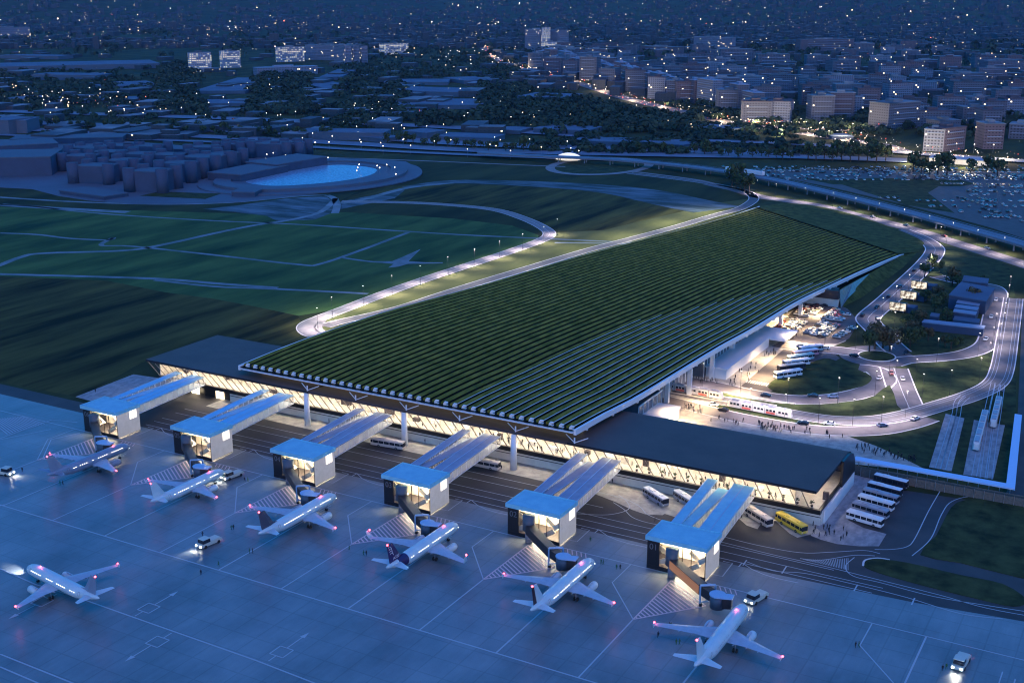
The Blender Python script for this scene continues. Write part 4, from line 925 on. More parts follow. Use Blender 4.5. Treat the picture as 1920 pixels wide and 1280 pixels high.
def tree(p, s, lab, group, m='leaves', v=0, far=False):
    key = (m, v%4, far)
    if key not in TREES:
        t = thing('tree', lab, 'tree', p, 0, group); TREES[key] = t
        crown_mesh(v%4+3, 150 if far else 620, leaf=1.15 if far else .62).build('crown',[MAT[m]],t)
        trunk_mesh(v%4).build('trunk',[MAT['bark']],t); freeze(t); t.scale = (s,s,s*random.uniform(.85,1.15)); t.rotation_euler[2] = random.uniform(0,6); return t
    return dup(TREES[key], p, random.uniform(0,6), lab, group, (s,s,s*random.uniform(.85,1.15)))
# the clump on the roundabout
for i,(x,y,s,m) in enumerate(((1640,655,1.35,'leaves_autumn'),(1655,653,1.3,'leaves_autumn'),(1668,658,1.15,'leaves_autumn'),(1630,660,1.1,'leaves'))):
    tree(P(x,y),s,'brown-green tree on the roundabout, %s of four from the left'%ORD[[1,2,3,0][i]],'trees on the roundabout',m,i)
nt_ = [(1747,508,1.0),(1733,520,.9),(1762,512,.8),(1785,535,1.15),(1793,540,.8),(1824,572,1.1),(1842,533,.6),(1757,562,1.0),(1733,566,.9),(1752,588,1.0),(1775,606,.8),(1699,622,.9),(1712,632,1.0),(1722,640,.9),(1706,652,1.0),(1783,655,.9),(1796,650,.7),(1772,650,.7),(1716,604,.8),(1765,575,.8),(1690,640,.7),(1727,610,.9),(1740,640,.7),(1835,566,.8)]
nt_.sort()
for i,(x,y,s) in enumerate(nt_):
    tree(P(x,y),s,'leafy tree between the billboards and the grey sheds, %s from the left'%ORD[i] if i<20 else 'leafy tree beside the grey sheds, %s from the left'%ordn(i),'trees around the sheds','leaves' if i%3 else 'leaves_autumn',i)
far_t = [(1372,350),(1380,354),(1388,356),(1396,360),(1404,362),(1383,346),(1515,300),(1530,302),(1545,300),(1560,303),(1578,302),(1594,304),(1610,303),(1626,304),(1643,305),(1660,304),(1712,322),(1727,326),(1742,328),(1758,326),(1775,328),(1820,325),(1850,322),(1870,330),(1538,290),(1570,291),(1600,292),(1632,290)]
far_t.sort()
for i,(x,y) in enumerate(far_t): tree(P(x,y),random.uniform(1.5,2.1),'dark tree along the car park beyond the viaduct, %s from the left'%ordn(i),'trees beyond the viaduct','leaves',i,True)
# ================================================================ city
facade('fac_apart', (0.10,0.115,0.16), (0.03,0.035,0.05), 3.6, 3.2, 0.9, .972, .9)
facade('fac_pale', (0.17,0.20,0.27), (0.05,0.06,0.09), 3.4, 3.2, 0.8, .955, .9)
facade('fac_brick', (0.115,0.095,0.12), (0.03,0.03,0.045), 3.6, 3.2, 1.0, .972, .9)
facade('fac_lit', (0.26,0.32,0.42), (0.03,0.03,0.03), 5.0, 4.4, 1.3, .45, .30, (1,.9,.6))
facade('fac_ware', (0.085,0.11,0.16), (0.06,0.07,0.1), 12, 5, 3.0, .97, .8)
facade('fac_mass', (0.04,0.05,0.065), (0.02,0.03,0.04), 5, 4, 1.5, .993, 1.0)
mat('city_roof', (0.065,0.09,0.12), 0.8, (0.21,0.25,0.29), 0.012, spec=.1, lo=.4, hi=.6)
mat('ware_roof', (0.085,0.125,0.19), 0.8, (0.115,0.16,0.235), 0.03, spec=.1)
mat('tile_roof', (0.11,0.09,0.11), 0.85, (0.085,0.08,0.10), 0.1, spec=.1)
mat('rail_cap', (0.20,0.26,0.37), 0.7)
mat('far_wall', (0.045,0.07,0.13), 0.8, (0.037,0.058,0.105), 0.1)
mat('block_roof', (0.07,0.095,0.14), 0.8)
def blk(lab, a, b, hpx, depth, wall='fac_apart', roof='city_roof', group=None, name='apartment_block', cat='building', bands=True, roofbox=True, z=None):
    dx_ = b[0]-a[0]; k_ = .035 if max(a[1],b[1]) < 245 else .4; b = (b[0],a[1]+max(-k_*dx_,min(k_*dx_,b[1]-a[1]))); pa, pb = P(*a), P(*b); d = (pb-pa); L = d.length; u = d.normalized(); n = Vector((-u.y,u.x,0))
    hgt = z or hpx*H/((a[1]+b[1])/2-YH); c = (pa+pb)/2+n*depth/2; rz = math.atan2(u.y,u.x)
    t = thing(name, lab, cat, (c.x,c.y,hill(c.x,c.y)), rz, group)
    q = MB(); q.box(-L/2,-depth/2,-1,L/2,depth/2,hgt); q.build('wall',[MAT[wall]],t,uv=True)
    q = MB(); q.box(-L/2-.5,-depth/2-.5,hgt+.01,L/2+.5,depth/2+.5,hgt+.9)
    r = q.build('roof',[MAT[roof]],t)
    if roofbox:
        q = MB(); q.box(-L*.2,-depth*.2,hgt+.92,L*.12,depth*.2,hgt+4); q.build('roof_hut',[MAT[roof]],r)
    if bands:
        for k in range(1,max(2,int(hgt/3.2))):
            if k%2: continue
            q = MB(); q.box(-L*.36,-depth/2-1.2,k*3.2,L*.36,-depth/2-.02,k*3.2+.9); q.build('balcony',[MAT['rail_cap']],t)
    return t
RND0 = random.Random(5)
# the named landmarks
blk('left of the two pale tower blocks with lit yellowish windows',(358,136),(398,134),37,14,'fac_lit')
blk('right of the two pale tower blocks with lit yellowish windows',(417,128),(452,126),32,14,'fac_lit')
blk('long pale slab block with lit windows behind the low white building',(522,117),(572,114),28,14,'fac_lit')
blk('long dim slab block right of the pale lit slab',(573,112),(648,120),28,25,'fac_pale')
for i,x in enumerate((648,663,678)): blk('tall narrow slab end, %s of three side by side'%ORD[i],(x,122-i*2),(x+12,120-i*2),36-i*2,60,'fac_pale',group='tall slab ends')
blk('grey block with lit balconies right of the three narrow slabs',(722,103),(766,100),20,30,'fac_lit')
blk('low white institute with square windows in front of the slab blocks',(483,143),(596,137),15,25,'fac_pale','rail_cap')
blk('tall office tower, left and widest of the tower cluster',(984,97),(1012,98),42,40,'fac_pale')
blk('slender pale stair tower in the middle of the tower cluster',(1015,99),(1024,100),48,20,'fac_lit',bands=False)
blk('low pale front block of the tower cluster',(1024,101),(1044,101),22,20,'fac_lit')
blk('tall office tower, right one of the tower cluster',(1046,97),(1066,95),40,40,'fac_pale')
blk('far pale tower at the very top of the photo',(1518,13),(1535,13),13,60,'fac_pale',bands=False)
blk('apartment slab cut by the left edge of the photo',(-15,76),(58,74),23,30,'fac_pale')
# blocks along the avenue
AV = [(990,130,1018,137,26),(1020,140,1052,147,28),(1055,146,1082,152,28),(1086,150,1118,160,38),(1122,165,1152,168,32),(1155,128,1190,133,20),(1172,170,1210,182,34),(1214,185,1246,188,36),(1248,190,1277,192,34),(1290,128,1330,130,24),(1325,192,1385,192,40),(1330,160,1380,162,22),(1378,172,1432,175,26),(1392,228,1432,230,36),(1432,228,1480,232,34),(1440,172,1490,178,28),(1513,190,1553,185,36),(1520,228,1563,228,42),(1625,185,1662,188,40),(1665,200,1708,190,38),(1664,245,1722,240,44),(1722,240,1782,240,28),(1730,283,1768,285,36),(1768,285,1808,280,38),(1840,250,1876,250,38),(1843,280,1880,280,42),(1640,140,1680,138,20),(1560,140,1612,138,22),(1500,100,1600,98,22),(1300,92,1370,96,20),(1350,120,1410,120,24),(1420,125,1480,125,20),(1625,165,1670,160,18),(1700,175,1760,172,18),(1780,165,1850,160,22),(1850,140,1930,138,22),(1820,210,1860,205,24),(1880,215,1930,215,26),(1500,150,1530,150,20),(1540,165,1600,165,20),(1200,140,1250,142,22),(1255,150,1310,152,22),(1080,120,1140,122,18),(1110,100,1180,104,16),(1200,105,1270,108,16),(1385,145,1425,148,18),(1710,135,1770,132,18),(1760,250,1800,248,20),(1890,260,1930,262,24)]
AV.sort()
for i,(x0,y0,x1,y1,h) in enumerate(AV):
    w = ['fac_apart','fac_brick','fac_apart','fac_pale'][i%4]
    blk('apartment block in the quarter right of the avenue, %s from the left'%ordn(i),(x0,y0),(x1,y1),h*1.15,random.uniform(16,34),w,['city_roof','city_roof','tile_roof'][i%3],'apartment blocks right of the avenue')
X_AV = lambda x: 88+(x-900)*.345 if x < 1280 else 219
for i in range(96):
    x = RND0.uniform(1010,1900); top = min(232, 100+(x-1010)*.38); y = 98+(top-98)*RND0.random()**.8; w = (14+y*.14)*RND0.uniform(.8,1.5); h = y*.17*RND0.uniform(.7,1.35)
    blk('mid-rise apartment block standing among its like deep in the quarter right of the avenue',(x,y),(x+w,y+RND0.uniform(-.5,.5)),h,RND0.uniform(14,26),RND0.choice(['fac_apart','fac_brick','fac_pale']),RND0.choice(['city_roof','city_roof','tile_roof']),'mid-rise blocks deep in the quarter',bands=y>150)
rowp = smooth(PP([(985,118),(1040,130),(1110,147),(1190,172),(1270,192),(1340,207),(1400,222)]),6); acc_ = 0; ri = 0
dd = sum((b-a).length for a,b in zip(rowp,rowp[1:]))
def at_len(s_):
    for a,b in zip(rowp,rowp[1:]):
        L_ = (b-a).length
        if s_ <= L_: return a.lerp(b,s_/L_),(b-a).normalized()
        s_ -= L_
    return rowp[-1],(rowp[-1]-rowp[-2]).normalized()
s_ = 0
while s_ < dd-30 and ri < 26:
    ln = RND0.uniform(34,62); p_,d_r = at_len(s_+ln/2); n_r = Vector((-d_r.y,d_r.x,0)); c_ = p_+n_r*26*(1 if n_r.y > 0 else -1)
    t = thing('apartment_block','apartment block facing the lit avenue, %s along it from the far end'%ordn(ri),'building',(c_.x,c_.y,0),math.atan2(d_r.y,d_r.x),'apartment blocks lining the avenue'); hh_ = RND0.choice((25,28,31,34,38))
    q = MB(); q.box(-ln/2+2,-8,-1,ln/2-2,8,hh_); q.build('wall',[MAT[RND0.choice(['fac_apart','fac_pale','fac_brick'])]],t,uv=True)
    q = MB(); q.box(-ln/2+1.5,-8.5,hh_+.02,ln/2-1.5,8.5,hh_+.9); q.box(-4,-3,hh_+.95,5,3,hh_+3.8); q.build('roof',[MAT['rail_cap']],t)
    for k in range(2,int(hh_/3.2),2):
        for sd__ in (-1,1): q = MB(); q.box(-ln*.36,sd__*8.02,k*3.2,ln*.36,sd__*9.1,k*3.2+.9); q.build('balcony',[MAT['rail_cap']],t)
    s_ += ln+RND0.uniform(2,16); ri += 1
# warehouses and halls
WH = [(0,135,300,128,9,160),(10,190,110,194,5,60),(112,194,255,192,5,60),(190,168,300,160,5,110),(365,176,460,176,5,330),(372,200,480,199,5,70),(590,205,610,203,5,200),(625,175,690,172,5,200),(600,150,640,150,5,250),(720,160,840,160,5,90),(730,178,860,182,8,90),(735,205,905,205,7,110),(690,218,800,220,6,60),(970,190,1060,200,9,80),(870,158,930,156,6,100),(560,262,720,264,14,40),(756,258,800,262,12,35),(820,264,926,268,8,40),(1000,250,1100,255,9,50),(1075,272,1180,276,8,40),(1200,275,1280,282,9,40),(60,150,180,152,10,60),(0,110,110,112,6,60),(1280,245,1370,252,8,40),(930,250,975,252,6,40),(1130,232,1200,236,7,40),(660,262,720,268,7,30),(1560,262,1600,262,5,30),(20,250,52,250,24,40),(-20,250,18,252,26,40)]
WH.sort()
for i,(x0,y0,x1,y1,h,dp) in enumerate(WH):
    blk('flat roofed warehouse in the plain beyond the railway, %s from the left'%ordn(i),(x0,y0),(x1,y1),h,dp,'fac_ware','ware_roof','warehouses beyond the railway','warehouse','warehouse',False,False)
# the block complex with round corner towers
def corner_block(px, py, w, dpt, h, lab):
    c = P(px,py); t = thing('corner_tower_block', lab, 'building', (c.x,c.y,0), radians(18), 'blocks with round corner towers')
    q = MB(); q.box(-w/2,0,0,w/2,dpt,h); q.build('wall',[MAT['far_wall']],t)
    q = MB(); q.box(-w/2+.6,.6,h+.01,w/2-.6,dpt-.6,h+.5); q.build('roof',[MAT['block_roof']],t)
    for x in (-w/2,w/2):
        for y in (0,dpt): q = MB(); q.cyl(x,y,0,h+3.2,5.2,5.0,18); q.build('corner_tower',[MAT['far_wall']],t,True)
cb_ = [(275,361,30,26,17),(172,345,34,24,15),(225,334,30,24,15),(330,342,30,24,16),(310,322,30,24,15),(255,318,30,24,14),(200,314,34,24,14),(145,322,30,24,14),(160,303,34,22,13),(215,299,34,22,13),(270,300,32,22,13),(372,327,36,30,15),(412,318,26,26,14),(380,302,30,24,13),(430,296,26,24,13),(505,297,38,30,14),(462,292,26,24,12),(540,295,26,24,13)]
cb_.sort()
for i,a in enumerate(cb_): corner_block(*a,'grey block with round corner towers by the pool, %s of eighteen from the left'%ORD[i])
blk('huge dim hall with rounded corner piers at the left edge of the campus',(-30,333),(98,330),36,60,'far_wall','block_roof',bands=False,roofbox=False,name='campus_hall')
for x,y in ((30,334),(100,328)): pass
blk('long low curved-roof hall behind the campus, nearest of three',(-20,290),(110,283),14,50,'far_wall','block_roof',bands=False,roofbox=False,name='campus_hall')
blk('long low curved-roof hall behind the campus, middle of three',(20,272),(230,268),10,40,'far_wall','block_roof',bands=False,roofbox=False,name='campus_hall')
blk('long low hall behind the campus, farthest of three',(100,285),(480,288),6,30,'far_wall','block_roof',bands=False,roofbox=False,name='campus_hall')
blk('box building with pale end wall left of the pool',(390,340),(452,345),16,70,'far_wall','block_roof',bands=False,roofbox=False,name='campus_hall')
blk('second box building with pale end wall at the far side of the pool',(462,322),(520,328),18,70,'far_wall','block_roof',bands=False,roofbox=False,name='campus_hall')
blk('low wedge-shaped block in front of the corner tower blocks',(112,364),(196,376),6,24,'far_wall','block_roof',bands=False,roofbox=False,name='campus_hall')
blk('small low block on the near rim of the pool',(435,369),(478,370),8,18,'far_wall','block_roof',bands=False,roofbox=False,name='campus_hall')
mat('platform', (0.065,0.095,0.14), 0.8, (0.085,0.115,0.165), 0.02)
area('pavement',[(-60,338),(0,352),(60,355),(110,368),(170,377),(250,383),(340,383),(450,379),(560,367),(700,353),(760,334),(784,316),(760,303),(660,297),(560,296),(500,286),(200,262),(-60,262)],0.3,'platform',th=0.25)
area('lawn',[(262,368),(300,360),(415,364),(385,374)],0.36,'lawn')
# pool with raised rim
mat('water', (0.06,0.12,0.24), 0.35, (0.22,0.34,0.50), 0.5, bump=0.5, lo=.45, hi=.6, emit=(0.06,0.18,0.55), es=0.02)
pool = thing('pool', 'large bright blue oval pool with a raised rim beside the campus', 'pool', tuple(P(590,332)), 0)
pc = P(590,332); ring = smooth(PP([(462,346),(480,334),(530,321),(590,314),(650,312),(700,318),(706,325),(690,334),(645,343),(580,350),(510,353)]),5,True)
q = MB(); q.flat([(p.x-pc.x,p.y-pc.y) for p in ring],1.6); q.build('pool_water',[MAT['water']],pool)
cen = sum((Vector((p.x,p.y,0)) for p in ring),Vector())/len(ring)
def rim(k0,k1,z0,z1,nm):
    q = MB(); R_ = []
    for p in ring+[ring[0]]:
        v = Vector((p.x,p.y,0))-cen; n_ = v.normalized(); a = cen+v+n_*k0-pc*1.0; b = cen+v+n_*k1-pc*1.0
        R_.append([(a.x,a.y,z0),(b.x,b.y,z0),(b.x,b.y,z1),(a.x,a.y,z1)])
    q.loft(R_,0,False); q.build(nm,[MAT['platform']],pool)
rim(0.3,14,0.3,2.2,'pool_rim'); rim(14,30,0.3,3.6,'pool_rim') ; rim(30,44,.3,1.2,'pool_rim')
# ---------------------------------------------------------------- railway and motorway bands across the plain
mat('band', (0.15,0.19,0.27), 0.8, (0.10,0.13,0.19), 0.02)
for a,w in (([(-80,207),(200,216),(500,226),(800,238),(1100,256)],34),([(-80,226),(300,241),(640,256),(900,272),(1280,284),(1500,290)],38),([(-80,240),(300,254),(640,270),(900,284),(1280,293),(1500,296),(1700,303)],30),([(-80,252),(400,268),(700,284),(1000,297),(1200,303)],14),([(1280,264),(1500,272),(1660,285),(1800,296),(1980,308)],22)):
    pts = smooth(PP(a),8); MB().strip(pts,w,1.2).build('motorway',[MAT['band']],kind='structure')
    for o in (-w/2,w/2): MB().strip(pts,.8,1.6,off=o).build('kerb',[MAT['rail_cap']],kind='structure')
for a in ([(500,292),(760,301),(1000,311),(1060,313)],[(1185,322),(1300,337),(1345,347)]): MB().strip(smooth(PP(a),6),5,.3).build('road',[MAT['pale_road']],kind='structure')
# glowing ring junction with its lit dome canopy
rc = P(1125,312); q = MB()
pts = [Vector((rc.x+44*cos(i*pi/18),rc.y+62*sin(i*pi/18),0)) for i in range(37)]
q.strip(pts,9,.4); q.build('road',[MAT['pale_road']],kind='structure')
q = MB(); q.flat([(p.x,p.y) for p in pts[:-1]],.2); q.build('lawn',[MAT['lawn']],kind='structure')
dm = thing('dome_canopy','small glowing white dome beside the round junction under the viaduct','canopy',tuple(P(1066,300)),0)
q = MB(); R_=[]
for i in range(7):
    a = pi/2*i/6.2; R_.append([(13*cos(a)*cos(j*pi/10),13*cos(a)*sin(j*pi/10),6*sin(a)+1) for j in range(20)])
q.loft(R_,0); q.build('shell',[mat('glow_white',(.8,.8,.78),.5,emit=(1,.9,.75),es=.16)],dm,True)
q = MB(); q.box(-24,-4,.2,12,5,2.6); q.build('kiosk',[MAT['cream_wall']],dm)
# viaduct
via = thing('viaduct','long curving elevated railway on pairs of slim pillars','viaduct',(0,0,0))
vp = smooth(PP([(900,285),(1000,291),(1150,298),(1300,312),(1430,332),(1560,361),(1700,396),(1800,423),(1920,456),(2060,498)],5.7),6)
mat('via_deck', (0.13,0.15,0.20), 0.7, (0.16,0.18,0.23), 0.1)
q = MB(); pr = []
for k,p in enumerate(vp):
    d = (vp[min(k+1,len(vp)-1)]-vp[max(k-1,0)]).normalized(); n_ = Vector((-d.y,d.x,0))*6.5
    pr.append([(p.x-n_.x,p.y-n_.y,4.4),(p.x+n_.x,p.y+n_.y,4.4),(p.x+n_.x,p.y+n_.y,5.7),(p.x-n_.x,p.y-n_.y,5.7)])
q.loft([list(reversed(r)) for r in pr],0); dk_ = q.build('deck',[MAT['via_deck']],via)
for o in (-6.3,6.3): q = MB(); q.strip(vp,.4,6.6,off=o); q.strip(vp,.5,6.3,off=o); q.build('parapet',[MAT['rail_cap']],via)
for o in (-3,-1.5,1.5,3): q = MB(); q.strip(vp,.35,5.95,off=o); q.build('rail',[MAT['rail']],dk_)
q = MB(); q.strip(vp,5,5.8,off=3.0); q.build('trackbed',[MAT['band']],dk_)
acc = 0; last = vp[6]; np_ = 0
for k in range(7,len(vp)):
    seg = (vp[k]-vp[k-1]).length; m_ = 0
    while acc+seg-m_ >= 27 and np_ < 48:
        m_ += 27-acc; acc = 0; p = vp[k-1].lerp(vp[k],m_/seg); d = (vp[k]-vp[k-1]).normalized(); n_ = Vector((-d.y,d.x,0)); np_ += 1
        for s in (-3.6,3.6): q = MB(); q.cyl(p.x+n_.x*s,p.y+n_.y*s,0,4.4,.6,.5,10); q.build('pillar',[MAT['pillar_grey']],via)
    acc += seg-m_
tr = P(1395,316,9); tr2 = P(1432,322,9); tt = thing('train','pale train running on the viaduct','train',(0,0,0)); q = MB(); q.bar(P(1362,315.5,7.6),P(1432,325.5,7.6),2.8,3.2); q.build('carriage',[MAT['white']],tt)
# ---------------------------------------------------------------- masses: distant town, woods
RND = random.Random(11)
def world_rand(y0,y1,x0=-60,x1=1980,pw=1.0):
    x = RND.uniform(x0,x1); y = y0+(y1-y0)*RND.random()**pw; p = P(x,y); return x,y,p
mass = MB(); cnt = 0
while cnt < 5200:
    x,y,p = world_rand(-6,92,pw=.9)
    if 60 < y < 78 and x < 700 and RND.random() < .8: continue
    if hasattr(p,'x') and p.y < 0: continue
    D = math.hypot(p.x,p.y)
    if D > 16000: continue
    s = RND.uniform(9,26)*(1+D/9000)*.8; z = hill(p.x,p.y); hh = RND.uniform(6,15)*(1+D/14000); 
    if RND.random() < .03: hh *= 2
    mass.obox(p.x,p.y,z-20,z+hh,s,s*RND.uniform(.5,1.6),RND.uniform(0,3),0,RND.choice((1,1,2))); cnt += 1
mass.build('distant_town',[MAT['fac_mass'],MAT['city_roof'],MAT['tile_roof']],kind='stuff',label='mass of distant town buildings filling the top of the view',cat='town',uv=True)
mass = MB(); cnt = 0
while cnt < 520:
    x,y,p = world_rand(88,190,930,1980)
    if y > 88+ (x-930)*.10+70: continue
    s = RND.uniform(14,30); mass.obox(p.x,p.y,-1,RND.uniform(7,17),s,s*RND.uniform(.5,2.0),RND.choice((.2,.25,1.8,.3))+RND.uniform(-.1,.1),0,RND.choice((1,1,2))); cnt += 1
cnt = 0
while cnt < 170:
    x,y,p = world_rand(88,262,-40,930); s = RND.uniform(14,34); mass.obox(p.x,p.y,-1,RND.uniform(5,11),s,s*RND.uniform(.5,2.4),.25+RND.uniform(-.2,.2),0,1); cnt += 1
mass.build('town_houses',[MAT['fac_mass'],MAT['city_roof'],MAT['tile_roof']],kind='stuff',label='low houses between the apartment blocks and warehouses',cat='houses',uv=True)
def blob(q,c,r,rnd,n=14):
    for _ in range(n):
        d = Vector((rnd.gauss(0,1),rnd.gauss(0,1),abs(rnd.gauss(0,1))*.8)).normalized(); p = c+d*r*rnd.uniform(.6,1.05); u = d.cross(Vector((rnd.gauss(0,1),rnd.gauss(0,1),rnd.gauss(0,1)))).normalized(); w = d.cross(u); s = r*rnd.uniform(.3,.6)
        q.add([p-u*s,p-w*s,p+u*s,p+w*s],[(0,1,2,3)])
wood = MB()
def woods(n, y0,y1,x0,x1,r0=4.5,r1=8,cond=None,row=None):
    k = 0
    while k < n:
        x,y,p = world_rand(y0,y1,x0,x1)
        if cond and not cond(x,y): continue
        r = RND.uniform(r0,r1); D = p.length
        for j in range(3 if D < 3000 else 2): blob(wood,Vector((p.x+RND.uniform(-r,r)*1.6,p.y+RND.uniform(-r,r)*1.6,hill(p.x,p.y)+r*.6)),r,RND,16 if D < 2500 else 9)
        k += 1
woods(200,120,215,300,370,cond=lambda x,y: True); woods(300,140,215,475,580); woods(160,130,200,0,330); woods(300,90,150,640,985); woods(150,150,215,640,760); woods(130,150,225,900,1000); woods(230,175,245,980,1300,cond=lambda x,y: y > 165+(x-980)*.2); woods(70,215,240,640,980)
woods(110,200,240,0,640,3,5); woods(520,95,260,1290,1960,4,7); woods(200,235,290,1000,1500,3,6); woods(500,20,110,-40,1980,9,16); woods(70,225,262,50,700,2.5,4); woods(120,170,225,1250,1500,4,6)
wood.build('woods',[MAT['leaves_far']],kind='stuff',label='dark masses of trees between the city blocks',cat='woods')
# single trees nearer: rows one can tell apart
k = 0; rows = [((60,235),(640,262),34),((730,270),(1010,288),18),((1200,286),(1500,300),20)]
for (a,b,n) in rows:
    for i in range(n):
        t_ = (i+RND.uniform(-.3,.3))/n; x = a[0]+(b[0]-a[0])*t_; y = a[1]+(b[1]-a[1])*t_+RND.uniform(-3,3)
        tree(P(x,y),RND.uniform(.9,1.6),'dark tree in the row along the railway','trees along the railway','leaves',k,True); k += 1
# ---------------------------------------------------------------- lamps of the city
mat('bulb_white', (1,1,1), .5, emit=(1,.86,.66), es=1.3, sample=False); mat('bulb_warm', (1,1,1), .5, emit=(1,.66,.32), es=1.5, sample=False); mat('bulb_red', (1,.2,.1), .5, emit=(1,.12,.06), es=2.5, sample=False)
LAMP = {}
def city_lamp(p, r, m, lab, grp):
    if m not in LAMP:
        t = thing('street_lamp', lab, 'street lamp', p, 0, grp)
        q = MB(); q.cyl(0,0,0,8.5,.22,.15,6); q.build('pole',[MAT['steel']],t)
        q = MB(); q.tube([(0,0,8.3),(0,0,8.6),(0,0,9.0),(0,0,9.3)],[.3,1,1,.3],8); q.build('lamp_head',[MAT[m]],t); freeze(t); LAMP[m] = t; t.scale = (r,r,1); return
    dup(LAMP[m],p,0,lab,grp,(r,r,1.0))
def near_road(n, a, b, jx, jy, m=None):
    for _ in range(n):
        t_ = RND.random(); yield a[0]+(b[0]-a[0])*t_+RND.uniform(-jx,jx), a[1]+(b[1]-a[1])*t_+RND.uniform(-jy,jy)
pts_ = []
for n,a,b,jx,jy in ((34,(20,190),(640,215),20,22),(26,(100,215),(900,255),20,12),(30,(500,270),(1100,290),20,14),(16,(480,300),(760,340),20,10),(26,(650,205),(1050,215),10,20),(22,(1250,240),(1900,300),10,16),(30,(850,120),(1000,100),30,20),(28,(1300,130),(1900,120),20,26),(22,(1400,180),(1900,200),10,30),(14,(640,90),(930,100),10,22)): pts_ += list(near_road(n,a,b,jx,jy))
for i,(x,y) in enumerate(pts_):
    p = P(x,y); city_lamp(p,max(.35,p.length*.00023)*RND.uniform(.7,1.4),'bulb_warm' if RND.random()<.4 else 'bulb_white','distant street lamp glowing in the city plain','distant street lamps in the city plain')
lm = MB()
def dots(n,gen,rk=.00030,z0=6,z1=10):
    for x,y in gen:
        p = P(x,y); D = p.length
        if D > 17000 or p.y < 0: continue
        z = hill(p.x,p.y)+RND.uniform(z0,z1)*(1+D/4000); r = D*rk*(.25+.95*RND.random()**4); m = RND.choices((0,1,2),(4,6,.4))[0]
        lm.tube([(p.x,p.y,z-r),(p.x,p.y,z),(p.x,p.y,z+r)],[r*.3,r,r*.3],5,m)
dots(0,near_road(85,(-20,45),(700,75),10,36)); dots(0,near_road(74,(820,30),(1120,24),40,7)); dots(0,near_road(63,(1000,20),(1400,30),30,14)); dots(0,near_road(156,(-20,22),(1940,30),10,24),.00026)
dots(0,near_road(85,(1250,60),(1920,120),30,50)); dots(0,near_road(59,(0,190),(330,215),30,14)); dots(0,near_road(40,(700,90),(1000,110),30,40)); dots(0,near_road(55,(1280,170),(1920,250),20,50),.00026)
dots(0,near_road(33,(0,80),(640,90),20,14)); dots(0,near_road(22,(860,85),(930,45),8,8)); dots(0,near_road(25,(380,60),(470,62),60,4))
dots(0,near_road(420,(-20,26),(1940,30),10,26),.00034); dots(0,near_road(156,(-20,75),(1940,100),10,34),.00034); dots(0,near_road(96,(0,190),(1900,210),20,55),.0003)
lm.build('city_lights',[MAT['bulb_white'],MAT['bulb_warm'],MAT['bulb_red']],kind='stuff',label='countless small lights of the distant city',cat='city lights')
# the avenue and its traffic
AVE = [(900,84),(925,105),(960,124),(1020,138),(1090,158),(1170,184),(1250,203),(1330,222),(1400,238),(1450,243)]
AV2 = [(1500,250),(1580,262),(1650,272),(1700,286),(1800,294),(1960,306)]
tf = MB()
for A_,n in ((AVE,520),(AV2,230),([(1395,236),(1480,240),(1560,244),(1660,246)],90)):
    pts = smooth(PP(A_),10); MB().strip(pts,26,.35).build('avenue',[MAT['road']],kind='structure')
    for _ in range(n):
        k = RND.randrange(len(pts)-1); p = pts[k].lerp(pts[k+1],RND.random()); d = (pts[k+1]-pts[k]).normalized(); n_ = Vector((-d.y,d.x,0)); o = RND.uniform(-13,13); D = p.length; r = D*.00028*(.3+.8*RND.random()**2)
        c = p+n_*o; z = RND.choice((1.2,1.2,7.5)); m = 0 if RND.random() < .5 else (2 if RND.random() < .45 else 1)
        tf.tube([(c.x,c.y,z-r*.5),(c.x,c.y,z+r*.2),(c.x,c.y,z+r)],[r*.4,r,r*.4],5,m)
    for k in range(3,len(pts)-1,7):
        light('POINT','avenue_glow',(pts[k].x,pts[k].y,9),9000,(1,.72,.42),size=1.5)
tf.build('avenue_traffic',[MAT['bulb_white'],MAT['bulb_warm'],MAT['bulb_red']],kind='stuff',label='streaming head and tail lights of the traffic on the avenue',cat='traffic')
ov = blk('lit concrete road overpass at the right, white lit soffit',(1742,305),(1850,312),9,20,'cream_wall','rail_cap',bands=False,roofbox=False,name='overpass',cat='bridge')
for x,y in ((1720,306),(1760,310),(1830,314),(1420,252),(1480,256)):
    p = P(x,y); light('POINT','overpass_light',(p.x-8,p.y-10,6),4500,(1,.82,.55),size=1)
# ================================================================ sheds and billboards east of the terminal
def shed(lab, poly, h, roof='ware_roof', wall='far_wall', group=None, name='shed', pitched=False):
    pts = PP(poly); c = sum(pts,Vector())/len(pts); t = thing(name, lab, 'shed', (c.x,c.y,0), 0, group)
    q = MB(); q.prism([(p.x-c.x,p.y-c.y) for p in pts],0.05,h); q.build('wall',[MAT[wall]],t)
    q = MB(); q.prism([((p.x-c.x)*1.02,(p.y-c.y)*1.02) for p in pts],h+.02,h+.5); q.build('roof',[MAT[roof]],t); return t
shed('long dark shed at the back of the depot yard',[(1803,542),(1850,547),(1852,538),(1806,532)],4.5)
shed('largest grey flat roofed shed of the depot yard',[(1777,578),(1846,590),(1862,565),(1800,553)],7)
for i in range(5): shed('narrow ridged shed, %s of five from the front'%ORD[i],[(1785+i*3.2,603-i*8.6),(1827+i*3.2,609-i*8.6),(1830+i*3.2,603.5-i*8.6),(1788+i*3.2,598-i*8.6)],5,'rail_cap','far_wall','five narrow ridged sheds')
shed('low flat shed in front of the five narrow sheds',[(1786,612),(1834,618),(1836,611),(1789,605)],3.2)
shed('small square shed left of the low flat shed',[(1742,606),(1759,608),(1761,602),(1745,600)],3.5)
shed('long low canopy along the front of the depot yard',[(1728,618),(1842,631),(1845,625),(1733,613)],3.6,'rail_cap')
mat('poster', (0.75,0.62,0.42), 0.5, (0.12,0.08,0.05), 0.45, emit=None, obj=True, detail=2, lo=.42, hi=.56)
